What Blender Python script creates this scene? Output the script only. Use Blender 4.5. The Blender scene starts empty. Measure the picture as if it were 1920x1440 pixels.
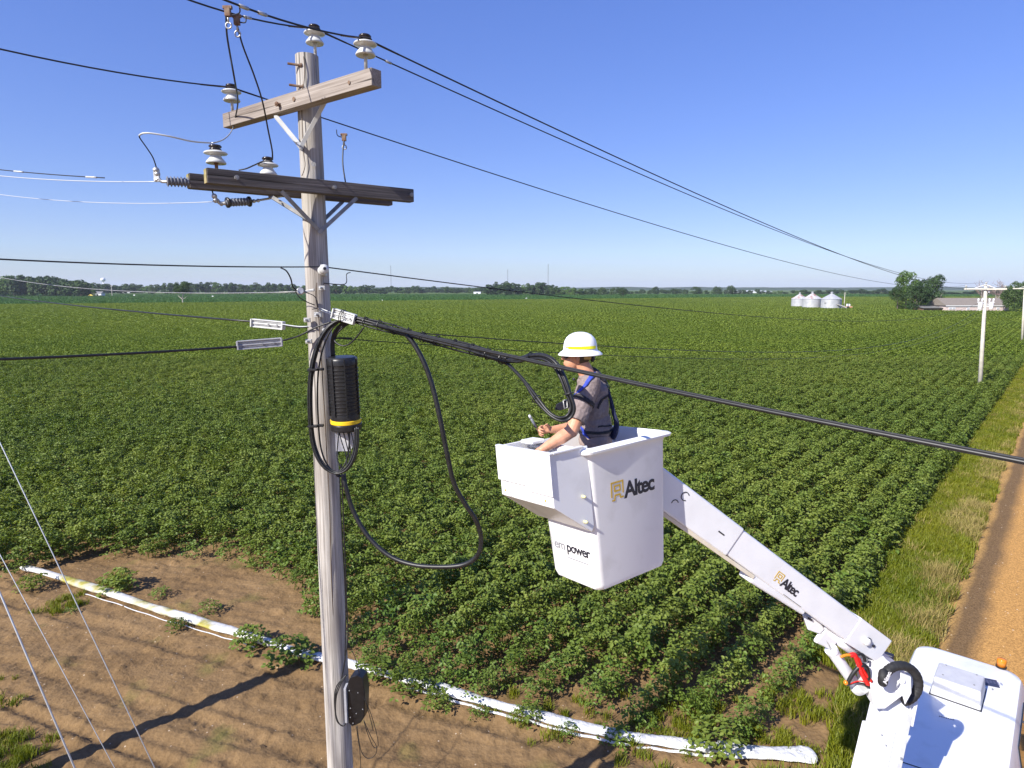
import bpy, math, random
import numpy as np
from mathutils import Vector, Matrix, Quaternion

# ------------------------------------------------------------------ camera, world, sun
SC = bpy.context.scene
COL = SC.collection
FPX = 1200.0; PITCH = math.radians(8.48); CH = 7.2
cam_d = bpy.data.cameras.new("camera"); cam = bpy.data.objects.new("camera", cam_d); COL.objects.link(cam)
cam.location = (0, 0, CH); cam.rotation_euler = (math.radians(90) - PITCH, 0, 0)
cam_d.sensor_width = 36.0; cam_d.lens = 36.0 * FPX / 1920.0
cam_d.clip_start = 0.05; cam_d.clip_end = 20000
SC.camera = cam

SUN_EL = math.radians(37); SUN_AZ = math.atan2(-0.743, -0.669)     # clockwise from +Y, direction TO the sun
w = bpy.data.worlds.new("World"); SC.world = w; w.use_nodes = True
nt = w.node_tree; nt.nodes.clear()
sky = nt.nodes.new("ShaderNodeTexSky"); sky.sky_type = 'NISHITA'; sky.sun_disc = False
sky.sun_elevation = SUN_EL; sky.sun_rotation = SUN_AZ
sky.altitude = 0; sky.air_density = 1.0; sky.dust_density = 0.4; sky.ozone_density = 3.0
hs = nt.nodes.new("ShaderNodeHueSaturation"); hs.inputs['Hue'].default_value = 0.52; hs.inputs['Saturation'].default_value = 1.45
bg = nt.nodes.new("ShaderNodeBackground"); bg.inputs[1].default_value = 0.15
wo = nt.nodes.new("ShaderNodeOutputWorld")
gm = nt.nodes.new("ShaderNodeGamma"); gm.inputs[1].default_value = 0.62
tint = nt.nodes.new("ShaderNodeMix"); tint.data_type = 'RGBA'; tint.blend_type = 'MULTIPLY'; tint.inputs[0].default_value = 1.0; tint.inputs[7].default_value = (0.82, 0.91, 1.26, 1)
nt.links.new(sky.outputs[0], gm.inputs[0]); nt.links.new(gm.outputs[0], hs.inputs['Color']); nt.links.new(hs.outputs[0], tint.inputs[6]); nt.links.new(tint.outputs[2], bg.inputs[0]); nt.links.new(bg.outputs[0], wo.inputs[0])

sl = bpy.data.lights.new("sun", 'SUN'); sl.energy = 4.7; sl.angle = math.radians(0.5); sl.color = (1.0, 0.955, 0.87)
so = bpy.data.objects.new("sun", sl); COL.objects.link(so)
LDIR = Vector((0.743 * math.cos(SUN_EL), 0.669 * math.cos(SUN_EL), -math.sin(SUN_EL)))
so.rotation_euler = LDIR.to_track_quat('-Z', 'Y').to_euler(); so.location = (-20, -20, 30)

SC.view_settings.view_transform = 'Standard'; SC.view_settings.look = 'None'
SC.view_settings.exposure = 0.80; SC.view_settings.gamma = 1.0
SC.render.engine = 'CYCLES'
try:
    SC.cycles.use_denoising = True
    SC.cycles.max_bounces = 6; SC.cycles.diffuse_bounces = 3; SC.cycles.glossy_bounces = 3
    SC.cycles.transmission_bounces = 4; SC.cycles.transparent_max_bounces = 6; SC.cycles.volume_bounces = 0
except Exception: pass

R = random.Random(7)
NR = np.random.default_rng(11)
fwd = Vector((0, math.cos(PITCH), -math.sin(PITCH))); upv = Vector((0, math.sin(PITCH), math.cos(PITCH)))
def P(px, py, Y):                       # a place in the photo at forward distance Y metres
    r = fwd + Vector((1, 0, 0)) * ((px - 960) / FPX) + upv * ((720 - py) / FPX)
    return Vector((0, 0, CH)) + r * (Y / r.y)
def G(px, py, z=0.0):                   # a place in the photo on the level z
    r = fwd + Vector((1, 0, 0)) * ((px - 960) / FPX) + upv * ((720 - py) / FPX)
    return Vector((0, 0, CH)) + r * ((z - CH) / r.z)
RD = Vector((0.656, 0.755, 0)); RN = Vector((0.755, -0.656, 0))     # road direction and its right hand
def SN(s, n, z=0.0): return RD * s + RN * n + Vector((0, 0, z))

# ------------------------------------------------------------------ materials
def newmat(name):
    m = bpy.data.materials.new(name); m.use_nodes = True
    return m, m.node_tree, m.node_tree.nodes['Principled BSDF']
def N(nt, t, **kw):
    n = nt.nodes.new(t)
    for k, v in kw.items(): setattr(n, k, v)
    return n
def ramp(nt, stops):
    n = nt.nodes.new('ShaderNodeValToRGB'); cr = n.color_ramp
    while len(cr.elements) < len(stops): cr.elements.new(0.5)
    for e, (p, c) in zip(cr.elements, stops):
        e.position = p; e.color = (c[0], c[1], c[2], 1) if not isinstance(c, (int, float)) else (c, c, c, 1)
    return n
def mat(name, c1, c2=None, scale=8.0, rough=0.6, metal=0.0, bump=0.0, bscale=None, stretch=(1, 1, 1), detail=4.0, spec=0.5, lo=0.35, hi=0.65, world=False, bdist=0.01):
    m, t, b = newmat(name)
    b.inputs['Roughness'].default_value = rough; b.inputs['Metallic'].default_value = metal
    b.inputs['Specular IOR Level'].default_value = spec
    b.inputs['Base Color'].default_value = (*c1, 1)
    if c2 is not None or bump:
        if world:
            src = N(t, 'ShaderNodeNewGeometry').outputs['Position']
        else:
            src = N(t, 'ShaderNodeTexCoord').outputs['Object']
        mp = N(t, 'ShaderNodeMapping'); mp.inputs['Scale'].default_value = stretch
        t.links.new(src, mp.inputs[0])
    if c2 is not None:
        nz = N(t, 'ShaderNodeTexNoise'); nz.inputs['Scale'].default_value = scale; nz.inputs['Detail'].default_value = detail
        t.links.new(mp.outputs[0], nz.inputs['Vector'])
        r = ramp(t, [(lo, c1), (hi, c2)]); t.links.new(nz.outputs[0], r.inputs[0]); t.links.new(r.outputs[0], b.inputs['Base Color'])
    if bump:
        nb = N(t, 'ShaderNodeTexNoise'); nb.inputs['Scale'].default_value = bscale or scale; nb.inputs['Detail'].default_value = 5
        t.links.new(mp.outputs[0], nb.inputs['Vector'])
        bp = N(t, 'ShaderNodeBump'); bp.inputs['Strength'].default_value = bump; bp.inputs['Distance'].default_value = bdist
        t.links.new(nb.outputs[0], bp.inputs['Height']); t.links.new(bp.outputs[0], b.inputs['Normal'])
    return m

def wood_mat(name, base, light, dark, axis='Z', knots=True):
    m, t, b = newmat(name); b.inputs['Roughness'].default_value = 0.85; b.inputs['Specular IOR Level'].default_value = 0.2
    tc = N(t, 'ShaderNodeTexCoord')
    def noise(sc, st, det=5):
        mp = N(t, 'ShaderNodeMapping'); mp.inputs['Scale'].default_value = st
        t.links.new(tc.outputs['Object'], mp.inputs[0])
        n = N(t, 'ShaderNodeTexNoise'); n.inputs['Scale'].default_value = sc; n.inputs['Detail'].default_value = det
        t.links.new(mp.outputs[0], n.inputs['Vector']); return n
    def st(a, bb):
        return (a, a, bb) if axis == 'Z' else (bb, a, a)
    grain = noise(1.0, st(70, 1.6)); crack = noise(1.0, st(26, 0.45), 3); patch = noise(1.0, st(6, 1.1))
    r1 = ramp(t, [(0.3, base), (0.7, light)]); t.links.new(grain.outputs[0], r1.inputs[0])
    r3 = ramp(t, [(0.36, dark), (0.62, (1, 1, 1))]); t.links.new(patch.outputs[0], r3.inputs[0])
    mx = N(t, 'ShaderNodeMix', data_type='RGBA', blend_type='MULTIPLY'); mx.inputs[0].default_value = 0.6
    t.links.new(r1.outputs[0], mx.inputs[6]); t.links.new(r3.outputs[0], mx.inputs[7])
    r2 = ramp(t, [(0.33, 0.22), (0.385, 1.0)]); t.links.new(crack.outputs[0], r2.inputs[0])
    mx2 = N(t, 'ShaderNodeMix', data_type='RGBA', blend_type='MULTIPLY'); mx2.inputs[0].default_value = 0.9
    t.links.new(mx.outputs[2], mx2.inputs[6]); t.links.new(r2.outputs[0], mx2.inputs[7])
    t.links.new(mx2.outputs[2], b.inputs['Base Color'])
    ad = N(t, 'ShaderNodeMath', operation='ADD'); t.links.new(grain.outputs[0], ad.inputs[0]); t.links.new(r2.outputs[0], ad.inputs[1])
    bp = N(t, 'ShaderNodeBump'); bp.inputs['Strength'].default_value = 0.7; bp.inputs['Distance'].default_value = 0.006
    t.links.new(ad.outputs[0], bp.inputs['Height']); t.links.new(bp.outputs[0], b.inputs['Normal'])
    return m

def leaf_mat(name, stops, rough=0.45, trans=0.3, big=0.05, fine=1.3, spec=0.35):
    """foliage colour drifts over the field, from plant to plant and leaf to leaf"""
    m, t, b = newmat(name)
    pos = N(t, 'ShaderNodeNewGeometry'); oi = N(t, 'ShaderNodeObjectInfo')
    n1 = N(t, 'ShaderNodeTexNoise'); n1.inputs['Scale'].default_value = big; n1.inputs['Detail'].default_value = 5
    n2 = N(t, 'ShaderNodeTexNoise'); n2.inputs['Scale'].default_value = fine; n2.inputs['Detail'].default_value = 3
    t.links.new(pos.outputs['Position'], n1.inputs['Vector']); t.links.new(pos.outputs['Position'], n2.inputs['Vector'])
    a = N(t, 'ShaderNodeMath', operation='MULTIPLY_ADD'); a.inputs[1].default_value = 0.5
    t.links.new(n1.outputs[0], a.inputs[0]); 
    c = N(t, 'ShaderNodeMath', operation='MULTIPLY_ADD'); c.inputs[1].default_value = 0.3
    t.links.new(n2.outputs[0], c.inputs[0]); 
    d = N(t, 'ShaderNodeMath', operation='MULTIPLY_ADD'); d.inputs[1].default_value = 0.14
    rp = N(t, 'ShaderNodeMath', operation='MULTIPLY_ADD'); rp.inputs[1].default_value = 0.12; rp.inputs[2].default_value = 0.0
    t.links.new(pos.outputs['Random Per Island'], rp.inputs[0])
    t.links.new(oi.outputs['Random'], d.inputs[0]); t.links.new(rp.outputs[0], d.inputs[2])
    t.links.new(d.outputs[0], c.inputs[2]); t.links.new(c.outputs[0], a.inputs[2])
    r = ramp(t, stops); t.links.new(a.outputs[0], r.inputs[0])
    t.links.new(r.outputs[0], b.inputs['Base Color']); b.inputs['Roughness'].default_value = rough
    b.inputs['Specular IOR Level'].default_value = spec
    tr = N(t, 'ShaderNodeBsdfTranslucent')
    br = N(t, 'ShaderNodeMix', data_type='RGBA', blend_type='MULTIPLY'); br.inputs[0].default_value = 1.0
    br.inputs[7].default_value = (1.0, 1.0, 0.45, 1); t.links.new(r.outputs[0], br.inputs[6])
    t.links.new(br.outputs[2], tr.inputs[0])
    ms = N(t, 'ShaderNodeMixShader'); ms.inputs[0].default_value = trans
    out = t.nodes['Material Output']
    t.links.new(b.outputs[0], ms.inputs[1]); t.links.new(tr.outputs[0], ms.inputs[2]); t.links.new(ms.outputs[0], out.inputs[0])
    return m

M = {}
M['pole'] = wood_mat('weathered_pole_wood', (0.31, 0.285, 0.255), (0.60, 0.565, 0.525), (0.40, 0.36, 0.34), 'Z')
M['arm'] = wood_mat('grey_crossarm_wood', (0.23, 0.195, 0.17), (0.37, 0.325, 0.29), (0.55, 0.5, 0.48), 'X')
M['darkarm'] = wood_mat('dark_treated_wood', (0.080, 0.072, 0.070), (0.175, 0.155, 0.147), (0.5, 0.5, 0.5), 'X')
M['armend'] = mat('mossy_end_grain', (0.22, 0.20, 0.07), (0.38, 0.30, 0.16), 30, 0.9)
M['steel'] = mat('galvanised_steel', (0.38, 0.38, 0.38), (0.55, 0.55, 0.54), 20, 0.45, 0.6)
M['greysteel'] = mat('dull_grey_steel', (0.20, 0.20, 0.20), (0.33, 0.32, 0.31), 14, 0.6, 0.4)
M['rust'] = mat('rusty_steel', (0.16, 0.08, 0.045), (0.24, 0.17, 0.12), 30, 0.8, 0.2)
M['porcelain'] = mat('grey_porcelain', (0.50, 0.51, 0.50), (0.60, 0.60, 0.585), 10, 0.18)
M['brownglaze'] = mat('dark_glaze', (0.022, 0.016, 0.015), None, rough=0.2)
M['rubber'] = mat('black_cable_sheath', (0.008, 0.008, 0.009), (0.016, 0.016, 0.017), 30, 0.45)
M['blackplastic'] = mat('black_plastic', (0.010, 0.010, 0.012), (0.018, 0.018, 0.020), 20, 0.38)
M['polymer'] = mat('grey_polymer', (0.13, 0.14, 0.17), (0.19, 0.20, 0.23), 20, 0.45)
M['wire'] = mat('aged_conductor', (0.025, 0.026, 0.03), None, rough=0.6, metal=0.3)
M['alu'] = mat('bright_aluminium_wire', (0.55, 0.57, 0.58), None, rough=0.45, metal=0.2)
M['copperwire'] = mat('dull_copper_wire', (0.12, 0.085, 0.06), None, rough=0.6, metal=0.3)
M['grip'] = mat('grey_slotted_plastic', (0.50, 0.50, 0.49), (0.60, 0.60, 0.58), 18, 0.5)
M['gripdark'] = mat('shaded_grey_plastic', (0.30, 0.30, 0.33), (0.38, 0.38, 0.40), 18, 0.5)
M['yellow'] = mat('yellow_band', (0.85, 0.55, 0.02), None, rough=0.4)
M['card'] = mat('white_card', (0.70, 0.70, 0.72), (0.60, 0.60, 0.62), 20, 0.7)
M['white'] = mat('white_fibreglass', (0.80, 0.80, 0.81), (0.66, 0.655, 0.65), 5, 0.32, lo=.52, hi=.85, detail=8, bump=0.05, bscale=60, bdist=0.002)
M['boomw'] = mat('white_boom_paint', (0.74, 0.74, 0.77), (0.66, 0.66, 0.69), 4, 0.35, lo=0.42, hi=0.75)
M['liner'] = mat('bucket_liner', (0.66, 0.67, 0.69), (0.58, 0.59, 0.61), 5, 0.5)
M['beige'] = mat('tan_strip', (0.60, 0.53, 0.42), (0.66, 0.60, 0.50), 10, 0.6)
M['gold'] = mat('gold_decal', (0.56, 0.36, 0.035), None, rough=0.5)
M['ink'] = mat('black_decal', (0.018, 0.018, 0.03), None, rough=0.5)
M['greyink'] = mat('pale_grey_decal', (0.22, 0.22, 0.24), None, rough=0.5)
M['whiteink'] = mat('white_print', (0.75, 0.75, 0.75), None, rough=0.6)
M['red'] = mat('red_hose', (0.62, 0.015, 0.012), None, rough=0.4)
M['orange'] = mat('orange_beacon_lens', (0.65, 0.20, 0.015), None, rough=0.2)
M['glass'] = mat('dark_window_glass', (0.02, 0.025, 0.03), None, rough=0.05)
M['tyre'] = mat('tyre_rubber', (0.02, 0.02, 0.02), None, rough=0.85)
M['skin'] = mat('tanned_skin', (0.56, 0.27, 0.16), (0.62, 0.31, 0.19), 30, 0.5)
M['shirt'] = mat('heather_brown_polo', (0.20, 0.155, 0.15), (0.25, 0.20, 0.19), 60, 0.9, bump=0.25, bscale=14, bdist=0.02)
M['pants'] = mat('khaki_trousers', (0.28, 0.21, 0.18), (0.33, 0.25, 0.215), 40, 0.9, bump=0.3, bscale=12, bdist=0.02)
M['blue'] = mat('blue_webbing', (0.02, 0.045, 0.36), (0.03, 0.06, 0.42), 60, 0.7)
M['navy'] = mat('navy_webbing', (0.012, 0.016, 0.05), (0.02, 0.025, 0.07), 60, 0.8)
M['black'] = mat('black_webbing', (0.014, 0.013, 0.016), (0.03, 0.027, 0.03), 60, 0.8)
M['hat'] = mat('white_hard_hat', (0.86, 0.86, 0.86), None, rough=0.25)
M['hatband'] = mat('yellow_reflective_strip', (0.90, 0.88, 0.01), None, rough=0.35)
M['hair'] = mat('short_brown_hair', (0.06, 0.035, 0.02), (0.10, 0.06, 0.035), 80, 0.8)
M['boot'] = mat('brown_boot', (0.08, 0.05, 0.03), None, rough=0.7)
M['polypipe'] = mat('white_plastic_sheet', (0.62, 0.62, 0.62), (0.50, 0.47, 0.42), 3.0, 0.4, bump=0.8, bscale=9, bdist=0.05, lo=0.62, hi=0.85, world=True)
M['polymoss'] = mat('mud_stained_plastic', (0.60, 0.59, 0.56), (0.34, 0.30, 0.05), 1.6, 0.5, bump=0.6, bscale=7, bdist=0.05, lo=0.5, hi=0.66, world=True)
M['bark'] = mat('bark', (0.10, 0.08, 0.06), (0.18, 0.15, 0.12), 6, 0.9)
M['palebark'] = mat('pale_bark', (0.34, 0.31, 0.27), (0.46, 0.43, 0.38), 6, 0.9)
M['bin'] = mat('corrugated_steel', (0.40, 0.41, 0.43), (0.50, 0.50, 0.51), 1.2, 0.5, 0.25)
M['binroof'] = mat('rust_streaked_roof', (0.50, 0.50, 0.51), (0.36, 0.20, 0.17), 0.6, 0.6, 0.2, lo=0.45, hi=0.62)
M['brick'] = mat('pale_brick', (0.52, 0.42, 0.40), (0.60, 0.50, 0.47), 3, 0.9)
M['shingle'] = mat('grey_brown_shingles', (0.17, 0.145, 0.125), (0.23, 0.20, 0.175), 4, 0.95)
M['trimw'] = mat('white_trim', (0.75, 0.75, 0.75), None, rough=0.5)
M['farpole'] = mat('pale_concrete_pole', (0.50, 0.47, 0.40), (0.62, 0.58, 0.50), 3, 0.8)
M['farwhite'] = mat('white_equipment', (0.80, 0.80, 0.82), None, rough=0.4)
M['yellowbox'] = mat('yellow_cover', (0.80, 0.60, 0.10), (0.86, 0.68, 0.18), 1, 0.6)
M['mast'] = mat('mast_grey', (0.20, 0.20, 0.22), None, rough=0.6)
GREEN = [(0.30, (0.105, 0.160, 0.028)), (0.48, (0.152, 0.212, 0.036)), (0.64, (0.212, 0.260, 0.046)), (0.82, (0.285, 0.300, 0.062))]
M['soy'] = leaf_mat('soybean_leaf', GREEN, 0.50, 0.36, spec=.30)
M['soyyellow'] = leaf_mat('yellowing_soybean_leaf', [(0.3, (0.075, 0.14, 0.022)), (0.6, (0.15, 0.22, 0.03)), (0.85, (0.26, 0.28, 0.05))], 0.5, 0.3)
M['soyfar'] = leaf_mat('far_soybean_leaf', [(0.30, (0.125, 0.190, 0.022)), (0.55, (0.180, 0.242, 0.028)), (0.80, (0.240, 0.285, 0.038))], 0.6, 0.3, big=0.02, fine=0.25)
M['treeleaf'] = leaf_mat('tree_leaf', [(0.3, (0.022, 0.048, 0.014)), (0.55, (0.042, 0.085, 0.020)), (0.8, (0.085, 0.13, 0.03))], 0.6, 0.22, big=0.03, fine=0.3)
M['treelight'] = leaf_mat('light_tree_leaf', [(0.3, (0.05, 0.10, 0.02)), (0.6, (0.10, 0.18, 0.03)), (0.85, (0.16, 0.23, 0.05))], 0.6, 0.25, big=0.03, fine=0.3)
M['grass'] = leaf_mat('green_grass', [(0.3, (0.11, 0.155, 0.008)), (0.55, (0.19, 0.215, 0.010)), (0.8, (0.28, 0.26, 0.02))], 0.55, 0.35, big=0.25, fine=2.0)
M['straw'] = leaf_mat('dry_grass', [(0.3, (0.25, 0.20, 0.05)), (0.55, (0.36, 0.28, 0.10)), (0.8, (0.26, 0.26, 0.04))], 0.7, 0.25, big=0.25, fine=2.0)
M['deadtwig'] = mat('dead_twig', (0.20, 0.14, 0.12), (0.28, 0.20, 0.18), 4, 0.9)

# ------------------------------------------------------------------ mesh builders
WL = {}
class MB:
    def __init__(s): s.v = []; s.f = []
    def add(s, v, f):
        o = len(s.v); s.v += [Vector(p) for p in v]; s.f += [tuple(i + o for i in q) for q in f]; return s
    def box(s, c, X, Y, Z):               # half vectors
        c = Vector(c); X = Vector(X); Y = Vector(Y); Z = Vector(Z)
        v = [c + X * a + Y * b + Z * d for d in (-1, 1) for b in (-1, 1) for a in (-1, 1)]
        f = [(0, 2, 3, 1), (4, 5, 7, 6), (0, 1, 5, 4), (2, 6, 7, 3), (0, 4, 6, 2), (1, 3, 7, 5)]
        if X.cross(Y).dot(Z) < 0: f = [q[::-1] for q in f]
        return s.add(v, f)
    def abox(s, x0, x1, y0, y1, z0, z1):
        return s.box(((x0 + x1) / 2, (y0 + y1) / 2, (z0 + z1) / 2), ((x1 - x0) / 2, 0, 0), (0, (y1 - y0) / 2, 0), (0, 0, (z1 - z0) / 2))
    def tube(s, pts, r, n=8, cap=True, flat=1.0):
        pts = [Vector(p) for p in pts]; rs = r if isinstance(r, (list, tuple)) else [r] * len(pts)
        v = []; f = []; T0 = None; A = None
        for i, p in enumerate(pts):
            a = pts[max(0, i - 1)]; b = pts[min(len(pts) - 1, i + 1)]; T = (b - a)
            T = T.normalized() if T.length > 1e-9 else Vector((0, 0, 1))
            if A is None:
                A = T.cross(Vector((0, 0, 1)));  A = A if A.length > 0.05 else T.cross(Vector((0, 1, 0))); A.normalize()
            else:
                A = (A - T * A.dot(T)).normalized()
            B = T.cross(A)
            for k in range(n):
                t = 2 * math.pi * k / n
                v.append(p + A * (math.cos(t) * rs[i]) + B * (math.sin(t) * rs[i] * flat))
        for i in range(len(pts) - 1):
            for k in range(n):
                f.append((i * n + k, i * n + (k + 1) % n, (i + 1) * n + (k + 1) % n, (i + 1) * n + k))
        if cap: f.append(tuple(range(n))[::-1]); f.append(tuple((len(pts) - 1) * n + k for k in range(n)))
        return s.add(v, f)
    def lathe(s, prof, o, ax=(0, 0, 1), n=20):    # prof: (radius, height)
        o = Vector(o); ax = Vector(ax).normalized()
        A = ax.orthogonal().normalized(); B = ax.cross(A); v = []; f = []
        for r, h in prof:
            for k in range(n):
                t = 2 * math.pi * k / n; v.append(o + ax * h + A * (math.cos(t) * r) + B * (math.sin(t) * r))
        for i in range(len(prof) - 1):
            for k in range(n): f.append((i * n + k, i * n + (k + 1) % n, (i + 1) * n + (k + 1) % n, (i + 1) * n + k))
        f.append(tuple(range(n))[::-1]); f.append(tuple((len(prof) - 1) * n + k for k in range(n)))
        return s.add(v, f)
    def prism(s, poly, d):                 # poly: 3-D points, d: extrusion vector
        d = Vector(d); poly = [Vector(p) for p in poly]; n = len(poly)
        f = [tuple(range(n)), tuple(range(n, 2 * n))[::-1]]
        for k in range(n): f.append((k, n + k, n + (k + 1) % n, (k + 1) % n))
        nrm = (poly[1] - poly[0]).cross(poly[2] - poly[1])
        if nrm.dot(d) > 0: f = [q[::-1] for q in f]
        return s.add(poly + [p + d for p in poly], f)
    def ball(s, c, r, n=12, m=8):
        c = Vector(c); rr = r if isinstance(r, (tuple, list)) else (r, r, r)
        v = [c + Vector((0, 0, -rr[2]))]
        for j in range(1, m):
            a = -math.pi / 2 + math.pi * j / m
            for k in range(n):
                t = 2 * math.pi * k / n
                v.append(c + Vector((rr[0] * math.cos(a) * math.cos(t), rr[1] * math.cos(a) * math.sin(t), rr[2] * math.sin(a))))
        v.append(c + Vector((0, 0, rr[2]))); f = []
        for k in range(n): f.append((0, 1 + (k + 1) % n, 1 + k))
        for j in range(m - 2):
            for k in range(n):
                a = 1 + j * n; f.append((a + k, a + (k + 1) % n, a + n + (k + 1) % n, a + n + k))
        L = len(v) - 1
        for k in range(n): f.append((L, 1 + (m - 2) * n + k, 1 + (m - 2) * n + (k + 1) % n))
        return s.add(v, f)

def link(name, v, f, m, parent=None, smooth=False, bevel=0.0, seg=2, origin=None, sm_angle=None):
    me = bpy.data.meshes.new(name)
    v = np.array([tuple(p) for p in v], dtype=float) if not isinstance(v, np.ndarray) else v
    if origin is None:
        c = (v.min(0) + v.max(0)) / 2
        if parent is None: c[2] = v[:, 2].min()
    else: c = np.array(tuple(origin), dtype=float)
    me.from_pydata((v - c).tolist(), [], [tuple(q) for q in f])
    me.materials.append(m)
    if smooth: me.polygons.foreach_set('use_smooth', [True] * len(me.polygons))
    o = bpy.data.objects.new(name, me); COL.objects.link(o)
    WL[o.name] = Vector(c)
    if parent is not None:
        o.parent = parent; o.location = Vector(c) - WL[parent.name]
    else: o.location = Vector(c)
    if bevel:
        b = o.modifiers.new('bevel', 'BEVEL'); b.width = bevel; b.segments = seg; b.limit_method = 'ANGLE'; b.angle_limit = math.radians(35)
        if smooth is False:
            me.polygons.foreach_set('use_smooth', [True] * len(me.polygons)); b.harden_normals = True
    elif sm_angle:
        me.polygons.foreach_set('use_smooth', [True] * len(me.polygons))
        try: me.set_sharp_from_angle(angle=math.radians(sm_angle))
        except Exception: pass
    return o
def obj(name, mb, m, parent=None, **kw): return link(name, mb.v, mb.f, m, parent, **kw)
def tag(o, label=None, cat=None, group=None, kind=None):
    if label: o['label'] = label
    if cat: o['category'] = cat
    if group: o['group'] = group
    if kind: o['kind'] = kind
    return o
def empty(name, loc):
    o = bpy.data.objects.new(name, None); COL.objects.link(o); o.location = loc; o.empty_display_size = 0.2
    WL[o.name] = Vector(loc); return o
def copy_tree(o, parent=None):
    c = o.copy(); COL.objects.link(c)
    if parent is not None: c.parent = parent
    for ch in [x for x in COL.objects if x.parent == o]: copy_tree(ch, c)
    return c
def spline(pts, k=8):
    pts = [Vector(p) for p in pts]; out = []
    for i in range(len(pts) - 1):
        p0 = pts[max(i - 1, 0)]; p1 = pts[i]; p2 = pts[i + 1]; p3 = pts[min(i + 2, len(pts) - 1)]
        for j in range(k):
            t = j / k
            out.append(0.5 * ((2 * p1) + (p2 - p0) * t + (2 * p0 - 5 * p1 + 4 * p2 - p3) * t * t + (3 * p1 - p0 - 3 * p2 + p3) * t ** 3))
    out.append(pts[-1]); return out
def sagline(a, b, sag, n=40):
    a = Vector(a); b = Vector(b)
    return [a.lerp(b, i / n) + Vector((0, 0, -4 * sag * (i / n) * (1 - i / n))) for i in range(n + 1)]
def text_mesh(name, body, size, o, X, Y, m, parent, bold=0.0, space=1.0, depth=0.0012):
    cu = bpy.data.curves.new(name, 'FONT'); cu.body = body; cu.size = size; cu.offset = bold; cu.space_character = space; cu.extrude = depth
    cu.resolution_u = 4
    t = bpy.data.objects.new(name, cu); COL.objects.link(t)
    dg = bpy.context.evaluated_depsgraph_get(); me = bpy.data.meshes.new_from_object(t.evaluated_get(dg))
    v = [tuple(p.co) for p in me.vertices]; f = [tuple(q.vertices) for q in me.polygons]
    bpy.data.objects.remove(t); bpy.data.curves.remove(cu); bpy.data.meshes.remove(me)
    X = Vector(X).normalized(); Y = Vector(Y).normalized(); Z = X.cross(Y).normalized(); o = Vector(o)
    return link(name, [o + X * a + Y * b + Z * c for a, b, c in v], f, m, parent)
def ribbon(mb, pts, wd, o, X, Y, th=0.0012, closed=False):
    X = Vector(X).normalized(); Y = Vector(Y).normalized(); Z = X.cross(Y); o = Vector(o)
    p = [Vector((a, b)) for a, b in pts]; n = len(p); L = []; Rr = []
    for i in range(n):
        if closed: a = p[(i - 1) % n]; b = p[(i + 1) % n]
        else: a = p[i - 1] if i else p[i] - (p[i + 1] - p[i]); b = p[i + 1] if i < n - 1 else p[i] + (p[i] - p[i - 1])
        d1 = (p[i] - a).normalized(); d2 = (b - p[i]).normalized(); n1 = Vector((-d1.y, d1.x)); n2 = Vector((-d2.y, d2.x))
        mm = (n1 + n2).normalized(); k = 1 / max(0.4, mm.dot(n1))
        L.append(p[i] + mm * k * wd / 2); Rr.append(p[i] - mm * k * wd / 2)
    v = []; 
    for q in (0, th):
        for a in L: v.append(o + X * a.x + Y * a.y + Z * q)
        for a in Rr: v.append(o + X * a.x + Y * a.y + Z * q)
    f = []; m2 = 2 * n
    for i in range(n if closed else n - 1):
        j = (i + 1) % n
        f += [(m2 + i, m2 + n + i, m2 + n + j, m2 + j), (i, j, n + j, n + i), (i, m2 + i, m2 + j, j), (n + i, n + j, m2 + n + j, m2 + n + i)]
    mb.add(v, f)
def company_logo(name, o, X, Y, h, parent):
    g = MB(); s = lambda pts: [(a * h, b * h) for a, b in pts]
    ribbon(g, s([(0.0, .12), (0, .97), (.92, .97), (.92, .25)]), h * .10, o, X, Y)
    ribbon(g, s([(.24, .46), (.24, .76), (.68, .76), (.68, .46)]), h * .10, o, X, Y, closed=True)
    ribbon(g, s([(.02, -.06), (.22, -.06), (.26, .22), (.66, .22), (.70, .02), (.95, .02)]), h * .10, o, X, Y)
    return obj(name, g, M['gold'], parent)

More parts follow.
